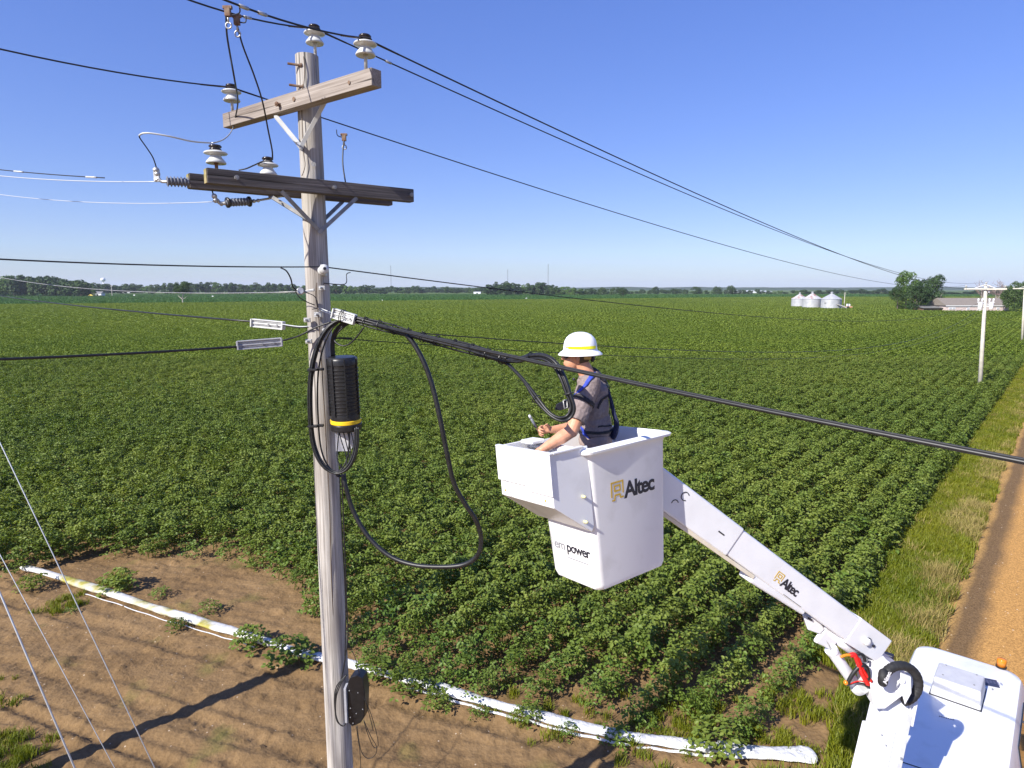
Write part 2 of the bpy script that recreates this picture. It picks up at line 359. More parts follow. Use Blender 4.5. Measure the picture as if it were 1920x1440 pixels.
# ------------------------------------------------------------------ ground, road, fields
def ground_material():
    m, t, b = newmat('tilled_soil'); b.inputs['Roughness'].default_value = 0.95; b.inputs['Specular IOR Level'].default_value = 0.15
    g = N(t, 'ShaderNodeNewGeometry')
    def noi(sc, det=6, stv=None):
        n = N(t, 'ShaderNodeTexNoise'); n.inputs['Scale'].default_value = sc; n.inputs['Detail'].default_value = det
        if stv:
            mp = N(t, 'ShaderNodeMapping'); mp.inputs['Rotation'].default_value = (0, 0, math.radians(20)); mp.inputs['Scale'].default_value = stv
            t.links.new(g.outputs['Position'], mp.inputs[0]); t.links.new(mp.outputs[0], n.inputs['Vector'])
        else: t.links.new(g.outputs['Position'], n.inputs['Vector'])
        return n
    a = noi(0.5); c = noi(14); k = noi(1.0, 4, (0.5, 3.2, 1))
    r = ramp(t, [(0.3, (0.125, 0.075, 0.034)), (0.5, (0.195, 0.122, 0.057)), (0.7, (0.270, 0.175, 0.086))])
    ad = N(t, 'ShaderNodeMath', operation='MULTIPLY_ADD'); ad.inputs[1].default_value = 0.4
    ad2 = N(t, 'ShaderNodeMath', operation='MULTIPLY_ADD'); ad2.inputs[1].default_value = 0.35
    ad3 = N(t, 'ShaderNodeMath', operation='MULTIPLY'); ad3.inputs[1].default_value = 0.25
    t.links.new(k.outputs[0], ad3.inputs[0]); t.links.new(c.outputs[0], ad2.inputs[0]); t.links.new(ad3.outputs[0], ad2.inputs[2])
    t.links.new(a.outputs[0], ad.inputs[0]); t.links.new(ad2.outputs[0], ad.inputs[2]); t.links.new(ad.outputs[0], r.inputs[0])
    # thin green film of seedlings in patches
    gn = noi(0.9, 5); gr = ramp(t, [(0.60, 0.0), (0.74, 0.55)]); t.links.new(gn.outputs[0], gr.inputs[0])
    mx = N(t, 'ShaderNodeMix', data_type='RGBA'); mx.inputs[7].default_value = (0.12, 0.13, 0.03, 1)
    t.links.new(gr.outputs[0], mx.inputs[0]); t.links.new(r.outputs[0], mx.inputs[6]); 
    # pale stones
    vo = N(t, 'ShaderNodeTexVoronoi'); vo.inputs['Scale'].default_value = 5.5; t.links.new(g.outputs['Position'], vo.inputs['Vector'])
    vr = ramp(t, [(0.055, 1.0), (0.085, 0.0)]); t.links.new(vo.outputs['Distance'], vr.inputs[0])
    mx2 = N(t, 'ShaderNodeMix', data_type='RGBA'); mx2.inputs[7].default_value = (0.46, 0.36, 0.26, 1)
    t.links.new(vr.outputs[0], mx2.inputs[0]); t.links.new(mx.outputs[2], mx2.inputs[6])
    t.links.new(mx2.outputs[2], b.inputs['Base Color'])
    bp = N(t, 'ShaderNodeBump'); bp.inputs['Strength'].default_value = 0.8; bp.inputs['Distance'].default_value = 0.03
    t.links.new(c.outputs[0], bp.inputs['Height']); t.links.new(bp.outputs[0], b.inputs['Normal'])
    return m
M['soil'] = ground_material()
M['farground'] = mat('far_farmland', (0.060, 0.105, 0.022), (0.085, 0.125, 0.030), 0.004, 0.95, world=True, spec=0.1)

def vnoise(x, y, seed=0):
    """smooth value noise for real relief"""
    rs = np.random.default_rng(seed); T = rs.random((256, 256))
    xi = np.floor(x).astype(int); yi = np.floor(y).astype(int); fx = x - xi; fy = y - yi
    fx = fx * fx * (3 - 2 * fx); fy = fy * fy * (3 - 2 * fy)
    a = T[xi % 256, yi % 256]; b = T[(xi + 1) % 256, yi % 256]; c = T[xi % 256, (yi + 1) % 256]; d = T[(xi + 1) % 256, (yi + 1) % 256]
    return (a * (1 - fx) + b * fx) * (1 - fy) + (c * (1 - fx) + d * fx) * fy
PIPE_A = G(40, 1068); PIPE_B = G(1530, 1420)
FU = (PIPE_B - PIPE_A).normalized(); FV = Vector((-FU.y, FU.x, 0))      # furrows run beside the pipe
def soil_height(x, y):
    u = x * FU.x + y * FU.y; v = x * FV.x + y * FV.y
    u2 = u + 0; v2 = v + 0.35 * (vnoise(u * 0.18, v * 0.18, 3) - 0.5)
    h = 0.010 * np.sin(v2 * 2 * math.pi / 0.30 + 2.5 * vnoise(u * .5, v * .5, 8)) * np.clip(vnoise(u * 0.22, v * 0.7, 5) * 1.8 - .45, 0, 1.2)
    h += 0.035 * (vnoise(u * 0.7, v * 2.5, 1) - 0.5) + 0.035 * (vnoise(x * 4, y * 4, 2) - 0.5) + 0.034 * (vnoise(x * 10, y * 10, 4) - 0.5)
    h += 0.07 * np.clip(vnoise(x * 6 + 31, y * 6, 6) - .80, 0, 1) / .2 - 0.05 * np.clip(vnoise(x * 3 + 31, y * 5, 16) - .84, 0, 1) / .16
    for v0, w_ in ((-1.15, .16), (-2.75, .16), (-3.6, .10)):        # tyre tracks beside the pipe
        dv = v - (PIPE_B.x * FV.x + PIPE_B.y * FV.y) - v0 - .25 * (vnoise(u * .12, u * 0, 17) - .5); h = h - 0.045 * np.exp(-(dv / w_) ** 2) * (.6 + .4 * np.sin(u * 2 * math.pi / .16)) + .03 * np.exp(-((np.abs(dv) - w_ * 1.7) / .07) ** 2)
    return h
def grid_obj(name, xs, ys, zf, m):
    X, Y = np.meshgrid(xs, ys); Z = zf(X, Y); v = np.stack([X.ravel(), Y.ravel(), Z.ravel()], 1); nx = len(xs); ny = len(ys)
    i = np.arange((nx - 1) * (ny - 1)); r = i // (nx - 1); c = i % (nx - 1); a = r * nx + c
    f = np.stack([a, a + 1, a + nx + 1, a + nx], 1)
    me = bpy.data.meshes.new(name); me.vertices.add(len(v)); me.vertices.foreach_set('co', v.ravel())
    me.loops.add(f.size); me.loops.foreach_set('vertex_index', f.ravel()); me.polygons.add(len(f))
    me.polygons.foreach_set('loop_start', np.arange(0, f.size, 4)); me.polygons.foreach_set('use_smooth', [True] * len(f))
    me.update(); me.validate(); me.materials.append(m)
    o = bpy.data.objects.new(name, me); COL.objects.link(o); return o
# one sheet for all the land (fine relief close by, flat beyond)
xs = np.concatenate([[-9000, -3000, -900, -300, -100, -50, -30, -22], np.arange(-16, 10.01, 0.06), [14, 20, 35, 60, 120, 300, 900, 3000, 9000]])
ys = np.concatenate([[-9000, -900, -100, -20, 0, 3], np.arange(5.5, 19.01, 0.06), [22, 30, 60, 120, 300, 900, 3000, 9000]])
def gz(X, Y):
    k = np.clip((X + 16) / 2, 0, 1) * np.clip((10 - X) / 2, 0, 1) * np.clip((Y - 5.5) / 1, 0, 1) * np.clip((19 - Y) / 2, 0, 1)
    n = X * RN.x + Y * RN.y
    k = k * np.clip((-1.9 - n) / 0.6, 0, 1)
    return soil_height(X, Y) * k - 0.012
tag(grid_obj('ground', xs, ys, gz, M['soil']), kind='structure')

def sheet(name, pts, z, m, kind='structure'):
    v = [(p[0], p[1], z) for p in pts]; me = bpy.data.meshes.new(name); me.from_pydata(v, [], [tuple(range(len(v)))]); me.materials.append(m)
    o = bpy.data.objects.new(name, me); COL.objects.link(o); o['kind'] = kind; return o
# boundary between the olive crop and the greener one behind it
BND = [(-1400, 190), (-216, 270), (-75, 345), (48, 411), (207, 508), (700, 760)]
def road_material():
    m, t, b = newmat('tan_gravel'); b.inputs['Roughness'].default_value = 0.95; b.inputs['Specular IOR Level'].default_value = 0.15
    g = N(t, 'ShaderNodeNewGeometry'); dt = N(t, 'ShaderNodeVectorMath', operation='DOT_PRODUCT'); dt.inputs[1].default_value = tuple(RN)
    t.links.new(g.outputs['Position'], dt.inputs[0])
    nn = N(t, 'ShaderNodeTexNoise'); nn.inputs['Scale'].default_value = 0.8; nn.inputs['Detail'].default_value = 5; t.links.new(g.outputs['Position'], nn.inputs['Vector'])
    wob = N(t, 'ShaderNodeMath', operation='MULTIPLY_ADD'); wob.inputs[1].default_value = 0.28; t.links.new(nn.outputs[0], wob.inputs[0]); t.links.new(dt.outputs['Value'], wob.inputs[2])
    mr = N(t, 'ShaderNodeMapRange'); mr.inputs[1].default_value = -2.0; mr.inputs[2].default_value = 6.0; t.links.new(wob.outputs[0], mr.inputs[0])
    tan = (0.42, 0.215, 0.062); dk = (0.17, 0.105, 0.050)
    r = ramp(t, [(0.03, (0.30, 0.23, 0.07)), (0.085, (0.42, 0.26, 0.095)), (0.105, (0.40, 0.24, 0.085)), (0.125, dk), (0.155, dk), (0.19, (0.47, 0.255, 0.08)), (0.42, tan), (0.5, (0.33, 0.17, 0.052)), (0.58, tan), (1.0, (0.38, 0.20, 0.06))])
    t.links.new(mr.outputs[0], r.inputs[0])
    f = N(t, 'ShaderNodeTexNoise'); f.inputs['Scale'].default_value = 35; f.inputs['Detail'].default_value = 4; t.links.new(g.outputs['Position'], f.inputs['Vector'])
    fr = ramp(t, [(0.3, 0.55), (0.7, 1.35)]); t.links.new(f.outputs[0], fr.inputs[0])
    mx = N(t, 'ShaderNodeMix', data_type='RGBA', blend_type='MULTIPLY'); mx.inputs[0].default_value = 1; t.links.new(r.outputs[0], mx.inputs[6]); t.links.new(fr.outputs[0], mx.inputs[7])
    vo = N(t, 'ShaderNodeTexVoronoi'); vo.inputs['Scale'].default_value = 9; t.links.new(g.outputs['Position'], vo.inputs['Vector'])
    vr = ramp(t, [(0.10, 1.0), (0.20, 0.0)]); wn_ = N(t, 'ShaderNodeMath', operation='DIVIDE'); t.links.new(vo.outputs['Distance'], wn_.inputs[0]); sx_ = N(t, 'ShaderNodeSeparateColor'); t.links.new(vo.outputs['Color'], sx_.inputs[0]); pw_ = N(t, 'ShaderNodeMath', operation='POWER'); pw_.inputs[1].default_value = 3.0; t.links.new(sx_.outputs[0], pw_.inputs[0]); t.links.new(pw_.outputs[0], wn_.inputs[1]); t.links.new(wn_.outputs[0], vr.inputs[0])
    mx2 = N(t, 'ShaderNodeMix', data_type='RGBA'); mx2.inputs[7].default_value = (0.74, 0.60, 0.42, 1); t.links.new(vr.outputs[0], mx2.inputs[0]); t.links.new(mx.outputs[2], mx2.inputs[6])
    t.links.new(mx2.outputs[2], b.inputs['Base Color'])
    bp = N(t, 'ShaderNodeBump'); bp.inputs['Strength'].default_value = 0.6; bp.inputs['Distance'].default_value = 0.02
    t.links.new(f.outputs[0], bp.inputs['Height']); t.links.new(bp.outputs[0], b.inputs['Normal'])
    return m
M['road'] = road_material()
M['vergesoil'] = mat('verge_turf', (0.13, 0.14, 0.035), (0.27, 0.22, 0.10), 1.8, 0.95, bump=0.8, bscale=20, bdist=0.03, world=True, spec=0.1)
sheet('road', [SN(-60, -1.62), SN(-60, 6.5), SN(400, 6.5), SN(400, -1.62)], 0.012, M['road'])
sheet('grass_verge_soil', [SN(14, -3.0), SN(12.5, -1.62), SN(400, -1.62), SN(400, -3.0)], 0.006, M['vergesoil'])
sheet('far_verge', [SN(-60, 6.5), SN(-60, 40), SN(400, 40), SN(400, 6.5)], 0.008, M['vergesoil'])
sheet('far_farmland', [(-9000, 900), (-700, 420)] + [(p[0], p[1]) for p in BND[1:]] + [(9000, 4000), (9000, 9000), (-9000, 9000)], 0.10, M['farground'])

# ------------------------------------------------------------------ leaf clouds
def leaf_quads(c, nrm, ln, wd, az, fold=0.25):
    """arrays: centre, normal, length, width, azimuth -> folded leaflets (6 verts, 2 quads)"""
    n = len(c); nrm = nrm / np.linalg.norm(nrm, axis=1, keepdims=True)
    h = np.stack([np.cos(az), np.sin(az), np.zeros(n)], 1); t = h - nrm * (h * nrm).sum(1, keepdims=True); t /= np.linalg.norm(t, axis=1, keepdims=True) + 1e-9
    s = np.cross(nrm, t); L = ln[:, None]; W = wd[:, None]
    a = c - t * L * .5; b = c + t * L * .5 - nrm * L * .12
    m1 = c - t * L * .12 + s * W * .5 + nrm * W * fold; m2 = c - t * L * .12 - s * W * .5 + nrm * W * fold
    e1 = c + t * L * .25 + s * W * .34 + nrm * W * fold * .6; e2 = c + t * L * .25 - s * W * .34 + nrm * W * fold * .6
    v = np.stack([a, m1, e1, b, e2, m2], 1).reshape(-1, 3)
    i = np.arange(n) * 6
    f = np.concatenate([np.stack([i, i + 3, i + 2, i + 1], 1), np.stack([i, i + 5, i + 4, i + 3], 1)])
    return v, f
def np_mesh(name, v, f, m, extra=None):
    me = bpy.data.meshes.new(name); f = np.asarray(f)
    me.vertices.add(len(v)); me.vertices.foreach_set('co', np.asarray(v, dtype=float).ravel())
    k = f.shape[1]; me.loops.add(f.size); me.loops.foreach_set('vertex_index', f.ravel()); me.polygons.add(len(f))
    me.polygons.foreach_set('loop_start', np.arange(0, f.size, k)); me.update(); me.materials.append(m); return me
def soy_proto(name, m, nt=46, rad=0.40, h=0.85, size=0.095, seed=1):
    rs = np.random.default_rng(seed); cs = []; nn = []; az = []; ln = []
    for i in range(nt):
        a = rs.uniform(0, 2 * math.pi); q = rs.uniform(0, 1) ** 0.6; zz = rs.uniform(0.12, 1) ** 0.75
        rr = rad * q * math.sqrt(max(0.05, 1 - (zz * 0.85) ** 2)) * 1.1
        p = np.array([rr * math.cos(a), rr * math.sin(a), h * zz * (1 - 0.12 * q)])
        for j in range(3):
            b = a + (j - 1) * 1.5 + rs.normal(0, .3); off = size * 0.62
            cs.append(p + np.array([off * math.cos(b), off * math.sin(b), rs.normal(0, .018)]))
            tl = rs.uniform(0.1, 0.95); ta = rs.uniform(0, 2 * math.pi) * .6 + a * .4
            nn.append([math.cos(ta) * tl, math.sin(ta) * tl, 1.0]); az.append(b); ln.append(size * rs.uniform(.75, 1.25))
    cs = np.array(cs); nn = np.array(nn); az = np.array(az); ln = np.array(ln)
    v, f = leaf_quads(cs, nn, ln, ln * .68, az)
    # thin stalks
    k = 7; sv = []; sf = []
    for i in range(k):
        a = rs.uniform(0, 6.28); e = np.array([rad * .5 * math.cos(a), rad * .5 * math.sin(a), h * .8]); w0 = np.array([-math.sin(a), math.cos(a), 0]) * .006
        o = len(v) + len(sv); sv += [-w0, w0, e + w0 * .5, e - w0 * .5]; sf.append([o, o + 1, o + 2, o + 3])
    return np_mesh(name, np.concatenate([v, np.array(sv)]), np.concatenate([f, np.array(sf)]), m)
def patch_proto(name, m, w=3.9, nrow=5, leaves=420, size=0.26, seed=1, h=0.85):
    rs = np.random.default_rng(seed); n = leaves; row = rs.integers(0, nrow, n); x = (row + .5) * (w / nrow) - w / 2 + rs.normal(0, .2, n); y = rs.uniform(-w / 2, w / 2, n)
    z = h * (0.72 + 0.28 * np.cos((x + w / 2) / (w / nrow) * 2 * math.pi + math.pi)) * rs.uniform(.65, 1.05, n)
    tl = rs.uniform(.1, .9, n); ta = rs.uniform(0, 6.28, n)
    ln = size * rs.uniform(.7, 1.3, n)
    v, f = leaf_quads(np.stack([x, y, z], 1), np.stack([np.cos(ta) * tl, np.sin(ta) * tl, np.ones(n)], 1), ln, ln * .8, rs.uniform(0, 6.28, n))
    return np_mesh(name, v, f, m)
def grass_proto(name, m, nb=46, rad=0.16, h=0.2, wd=0.008, seed=1, lean=0.6):
    rs = np.random.default_rng(seed); v = []; f = []
    for i in range(nb):
        a = rs.uniform(0, 6.28); r = rad * math.sqrt(rs.uniform()); b = np.array([r * math.cos(a), r * math.sin(a), 0]); hh = h * rs.uniform(.5, 1.15)
        la = rs.uniform(0, 6.28); ll = hh * lean * rs.uniform(.2, 1.2); d = np.array([math.cos(la), math.sin(la), 0]); s = np.array([-d[1], d[0], 0]) * wd * rs.uniform(.7, 1.4)
        m1 = b + d * ll * .35 + np.array([0, 0, hh * .65]); tp = b + d * ll + np.array([0, 0, hh]); o = len(v)
        v += [b - s, b + s, m1 + s * .8, m1 - s * .8, tp + s * .15, tp - s * .15]; f += [[o, o + 1, o + 2, o + 3], [o + 3, o + 2, o + 4, o + 5]]
    return np_mesh(name, np.array(v), np.array(f), m)

def scatter(name, protos, pts, rot, scl, idx, kind='stuff', label=None, cat=None):
    """one object: the prototypes standing on every point"""
    pc = bpy.data.collections.new(name + '_sources')
    for i, me in enumerate(protos):
        o = bpy.data.objects.new('%s_source_%02d' % (name, i), me); pc.objects.link(o)
    me = bpy.data.meshes.new(name); me.vertices.add(len(pts)); me.vertices.foreach_set('co', np.asarray(pts, dtype=float).ravel())
    a = me.attributes.new('rot', 'FLOAT_VECTOR', 'POINT'); a.data.foreach_set('vector', np.asarray(rot, dtype=float).ravel())
    a = me.attributes.new('scl', 'FLOAT_VECTOR', 'POINT'); a.data.foreach_set('vector', np.asarray(scl, dtype=float).ravel())
    a = me.attributes.new('pick', 'INT', 'POINT'); a.data.foreach_set('value', np.asarray(idx, dtype=np.int32))
    o = bpy.data.objects.new(name, me); COL.objects.link(o)
    ng = bpy.data.node_groups.new(name + '_nodes', 'GeometryNodeTree')
    ng.interface.new_socket('Geometry', in_out='INPUT', socket_type='NodeSocketGeometry'); ng.interface.new_socket('Geometry', in_out='OUTPUT', socket_type='NodeSocketGeometry')
    gi = ng.nodes.new('NodeGroupInput'); go = ng.nodes.new('NodeGroupOutput')
    ci = ng.nodes.new('GeometryNodeCollectionInfo'); ci.inputs['Collection'].default_value = pc; ci.inputs['Separate Children'].default_value = True; ci.inputs['Reset Children'].default_value = True
    ip = ng.nodes.new('GeometryNodeInstanceOnPoints'); ip.inputs['Pick Instance'].default_value = True
    def na(nm, ty):
        x = ng.nodes.new('GeometryNodeInputNamedAttribute'); x.data_type = ty; x.inputs['Name'].default_value = nm
        return [q for q in x.outputs if q.enabled and q.name == 'Attribute'][0]
    ng.links.new(gi.outputs[0], ip.inputs['Points']); ng.links.new(ci.outputs[0], ip.inputs['Instance'])
    ng.links.new(na('pick', 'INT'), ip.inputs['Instance Index']); ng.links.new(na('scl', 'FLOAT_VECTOR'), ip.inputs['Scale'])
    e2r = ng.nodes.new('FunctionNodeEulerToRotation'); ng.links.new(na('rot', 'FLOAT_VECTOR'), e2r.inputs[0]); ng.links.new(e2r.outputs[0], ip.inputs['Rotation'])
    ng.links.new(ip.outputs[0], go.inputs[0])
    md = o.modifiers.new('scatter', 'NODES'); md.node_group = ng
    o['kind'] = kind
    if label: o['label'] = label
    if cat: o['category'] = cat
    return o
def in_poly(x, y, poly):
    c = np.zeros(len(x), bool); n = len(poly)
    for i in range(n):
        x1, y1 = poly[i][:2]; x2, y2 = poly[(i + 1) % n][:2]
        k = ((y1 > y) != (y2 > y)) & (x < (x2 - x1) * (y - y1) / ((y2 - y1) or 1e-9) + x1); c ^= k
    return c

NEAR_EDGE = [(-500, 1080), (-60, 1085), (60, 1078), (130, 1066), (200, 1048), (300, 1048), (440, 1048), (520, 1085), (570, 1130), (610, 1190), (665, 1252), (760, 1285), (900, 1318), (1050, 1350), (1200, 1382), (1300, 1398), (1380, 1398), (1430, 1365), (1475, 1320), (1525, 1262)]
edge_pts = [G(*p) for p in NEAR_EDGE]
last_s = edge_pts[-1].dot(RD)
crop_poly = [(-60, 19)] + [(p.x, p.y) for p in edge_pts] + [tuple(SN(last_s + 1, -3.2)[:2]), tuple(SN(700, -3.2)[:2])] + [(207, 508), (48, 411), (-75, 345), (-216, 270), (-1400, 190)]
# rows
ROW = 0.78; pts = []; rot = []; scl = []; idx = []
s_all = []; n_all = []
for k in range(0, 170):
    n = -3.30 - k * ROW
    s = np.arange(-45, 95, 0.21); s = s + NR.normal(0, .06, len(s))
    s_all.append(s); n_all.append(n + NR.normal(0, .055, len(s)))
s = np.concatenate(s_all); n = np.concatenate(n_all); x = s * RD.x + n * RN.x; y = s * RD.y + n * RN.y
keep = in_poly(x, y, crop_poly) & (y < 62) & (np.abs(x) < y * 1.02 + 8) & (y > 6)
x = x[keep]; y = y[keep]; n = n[keep]; s = s[keep]
# vigour: weak near the headland, strong inside
ed = np.array([[p.x, p.y] for p in edge_pts]); dmin = np.full(len(x), 99.0)
for i in range(len(ed) - 1):
    a, b = ed[i], ed[i + 1]; ab = b - a; t = np.clip(((x - a[0]) * ab[0] + (y - a[1]) * ab[1]) / (ab @ ab), 0, 1)
    dmin = np.minimum(dmin, np.hypot(x - a[0] - ab[0] * t, y - a[1] - ab[1] * t))
weak = np.clip(dmin / 3.2, 0, 1) * (0.45 + 0.55 * (x < -4.5)) + 1.0 * ((x >= -4.5) * np.clip(dmin / 3.2, 0, 1) * .55)
weak = np.clip(dmin / np.where(x < -4.0, 0.6, 2.2), 0, 1)
vn = vnoise(x * 0.9 + 50, y * 0.9 + 50, 9)
gone = (NR.random(len(x)) > 0.50 + 0.8 * weak + 0.6 * vn)
x, y, weak, vn, n = x[~gone], y[~gone], weak[~gone], vn[~gone], n[~gone]
big = 0.66 + 0.36 * weak + 0.22 * (vn - 0.5) + NR.normal(0, .06, len(x))
pick = np.where(NR.random(len(x)) < 0.80 - 0.80 * weak + .25 * (vn > .75), NR.integers(5, 7, len(x)), NR.integers(0, 5, len(x)))
protos = [soy_proto('soybean_plant_mesh_%d' % i, M['soy'], seed=20 + i, nt=52, rad=.30, h=.9, size=.082) for i in range(5)] + [soy_proto('pale_soybean_plant_mesh_%d' % i, M['soyyellow'], seed=30 + i, nt=30) for i in range(2)]
rotz = NR.uniform(0, 6.28, len(x))
scatter('soybean_rows', protos, np.stack([x, y, np.zeros(len(x))], 1), np.stack([NR.normal(0, .08, len(x)), NR.normal(0, .08, len(x)), rotz], 1),
        np.stack([big * 1.0, big * 1.0, big * NR.uniform(.85, 1.1, len(x))], 1), pick, 'stuff', 'leafy green soybean rows filling the field behind the wooden pole', 'soybean crop')
# far part of the same crop in wider pieces
W = 3.9; pp = []
for i in range(-10, 260):
    for j in range(0, 300):
        q = SN(i * W, -3.42 - 1.56 - j * W)
        if 58 < q.y < 560 and abs(q.x) < q.y * 1.02 + 8: pp.append((q.x, q.y))
pp = np.array(pp); pp = pp[in_poly(pp[:, 0], pp[:, 1], crop_poly)]
ang = math.atan2(RD.y, RD.x) - math.pi / 2
fp = [patch_proto('soybean_patch_mesh_%d' % i, M['soyfar'], seed=50 + i, leaves=1700, size=.145) for i in range(3)] + [patch_proto('thin_soybean_patch_mesh_%d' % i, M['soyfar'], seed=60 + i, leaves=520, size=.24) for i in range(3)]
rz = ang + NR.integers(0, 2, len(pp)) * math.pi
scatter('far_soybean_field', fp, np.stack([pp[:, 0], pp[:, 1], np.zeros(len(pp))], 1), np.stack([0 * rz, 0 * rz, rz], 1), np.ones((len(pp), 3)) * 1.02, NR.integers(0, 3, len(pp)) + 3 * (NR.random(len(pp)) < np.clip((pp[:, 1] - 95) / 60, 0, 1)), 'stuff', 'olive green soybean crop stretching away to the far tree lines', 'soybean crop')
M['canopyfloor'] = mat('leafy_canopy_floor', (0.045, 0.065, 0.012), (0.075, 0.095, 0.016), 1.5, 0.95, world=True, spec=0.05)
poly2 = [(-62, 62), (64, 62), tuple(SN(100, -3.4)[:2]), tuple(SN(700, -3.4)[:2]), (207, 508), (48, 411), (-75, 345), (-216, 270), (-700, 235), (-420, 240)]
sheet('crop_field_floor', poly2, 0.30, M['canopyfloor'])
# greener field beyond the boundary: low crop patches
q = []
for i in range(9000):
    Y = NR.uniform(240, 760) ** 1.0; X = NR.uniform(-.84, .84) * Y; q.append((X, Y))
q = np.array(q); inner = in_poly(q[:, 0], q[:, 1], crop_poly); q = q[~inner & (q[:, 0] * RN.x + q[:, 1] * RN.y < -6)]
M['greenfar'] = leaf_mat('far_green_crop_leaf', [(0.3, (0.040, 0.115, 0.020)), (0.6, (0.060, 0.150, 0.026)), (0.85, (0.09, 0.17, 0.03))], 0.6, 0.3, big=0.008, fine=0.1)
gp = [patch_proto('green_patch_mesh_%d' % i, M['greenfar'], w=8, nrow=8, leaves=220, size=0.8, seed=70 + i, h=0.7) for i in range(2)]
scatter('green_far_field', gp, np.stack([q[:, 0], q[:, 1], np.full(len(q), .0)], 1), np.stack([q[:, 0] * 0, q[:, 0] * 0, NR.uniform(0, 6.28, len(q))], 1), np.ones((len(q), 3)), NR.integers(0, 2, len(q)), 'stuff', 'brighter green crop strip in front of the far tree line', 'field crop')

# verge grass
gpro = [grass_proto('grass_tuft_mesh_%d' % i, M['grass'], seed=i, h=.20) for i in range(3)] + [grass_proto('dry_grass_tuft_mesh_%d' % i, M['straw'], seed=10 + i, h=.26, wd=.005, lean=.9) for i in range(2)]
def tufts(sn, dens):
    pass
S = NR.uniform(0, 1, 30000); Sx = 5 + 85 * S ** 1.7; Nx = NR.uniform(-3.2, -1.50, 30000)
X = Sx * RD.x + Nx * RN.x; Y = Sx * RD.y + Nx * RN.y
v1 = .5 * vnoise(X * .6 + 20, Y * .6 + 20, 12) + .5 * vnoise(X * 2.3 + 20, Y * 2.3 + 20, 14); v2 = vnoise(X * 1.6 + 90, Y * 1.6, 13)
edge = (Nx + 3.2) / 1.7
kp = (NR.random(len(X)) < 1.05 - 0.45 * edge ** 2 - 0.5 * (v2 < .35)) & ~((Sx < 9.0) & (Nx < -2.75)) 
kp &= ~in_poly(X, Y, [tuple(G(a, b)[:2]) for a, b in ((1370, 1470), (1400, 1330), (1470, 1285), (1520, 1235), (1605, 1262), (1580, 1330), (1560, 1470))])
X, Y, Sx, Nx, v1, edge = X[kp], Y[kp], Sx[kp], Nx[kp], v1[kp], edge[kp]
dry = NR.random(len(X)) < np.clip((edge - .74) * 1.3 + (v1 - .5) * 1.5, 0.02, .8)
ix = np.where(dry, NR.integers(3, 5, len(X)), NR.integers(0, 3, len(X)))
# a green corner at lower left and odd grass clumps on the bare soil
cl = [(G(-60, 1450), .42, 240), (G(-240, 1430), .8, 300), (G(1450, 1385), .22, 26), (G(1480, 1315), .28, 34), (G(125, 1135), .22, 26), (G(215, 1095), .2, 20), (G(690, 1100), .3, 20), (G(1210, 1380), .5, 40), (G(1330, 1360), .4, 40), (G(1000, 1345), .35, 20), (G(1600, 1150), .35, 40), (G(1690, 1050), .3, 40)]
for c, r_, k_ in cl:
    X = np.concatenate([X, c.x + NR.normal(0, r_, k_)]); Y = np.concatenate([Y, c.y + NR.normal(0, r_, k_)]); ix = np.concatenate([ix, NR.integers(0, 3, k_)])
sc_ = NR.uniform(.7, 1.35, len(X)); sc_[-sum(c[2] for c in cl[2:]):] *= .62; sc_[-sum(c[2] for c in cl):-sum(c[2] for c in cl[2:])] *= .55
scatter('verge_grass', gpro, np.stack([X, Y, np.zeros(len(X))], 1), np.stack([NR.normal(0, .1, len(X)), NR.normal(0, .1, len(X)), NR.uniform(0, 6.28, len(X))], 1), np.stack([sc_] * 3, 1), ix, 'stuff', 'green and straw coloured grass between the crop and the gravel road', 'grass')

# ------------------------------------------------------------------ far woods, trees, buildings
def blob_tree_mesh(name, m, n=700, wd=1.0, ht=1.0, size=0.06, seed=1, nb=16, low=0.12, shape='round'):
    """unit tree crown: leaf clumps on many uneven lobes, height 1, width 1"""
    rs = np.random.default_rng(seed); C = []; Rr = []
    for i in range(nb):
        a = rs.uniform(0, 6.28); z = rs.uniform(low + .12, .86)
        env = math.sqrt(max(.03, 1 - ((z - .5) / .52) ** 2)) if shape == 'round' else max(.12, 1.05 - z) ** .6 * .9
        r = .36 * env * rs.uniform(.35, 1) ** .5
        C.append([r * math.cos(a) * wd, r * math.sin(a) * wd, z]); Rr.append(rs.uniform(.10, .19))
    C = np.array(C); Rr = np.array(Rr); k = rs.choice(nb, n, p=Rr ** 2 / (Rr ** 2).sum())
    d = rs.normal(0, 1, (n, 3)); d /= np.linalg.norm(d, axis=1, keepdims=True); d[:, 2] = np.abs(d[:, 2]) * np.where(rs.random(n) < .3, -1, 1)
    rad = Rr[k] * rs.uniform(.75, 1.12, n)
    p = C[k] + d * rad[:, None] * np.array([1, 1, .85]); nn = d + rs.normal(0, .45, (n, 3)); nn[:, 2] += .35
    ln = size * rs.uniform(.7, 1.3, n); v, f = leaf_quads(p, nn, ln, ln * .85, rs.uniform(0, 6.28, n), .15)
    return np_mesh(name, v, f, m)
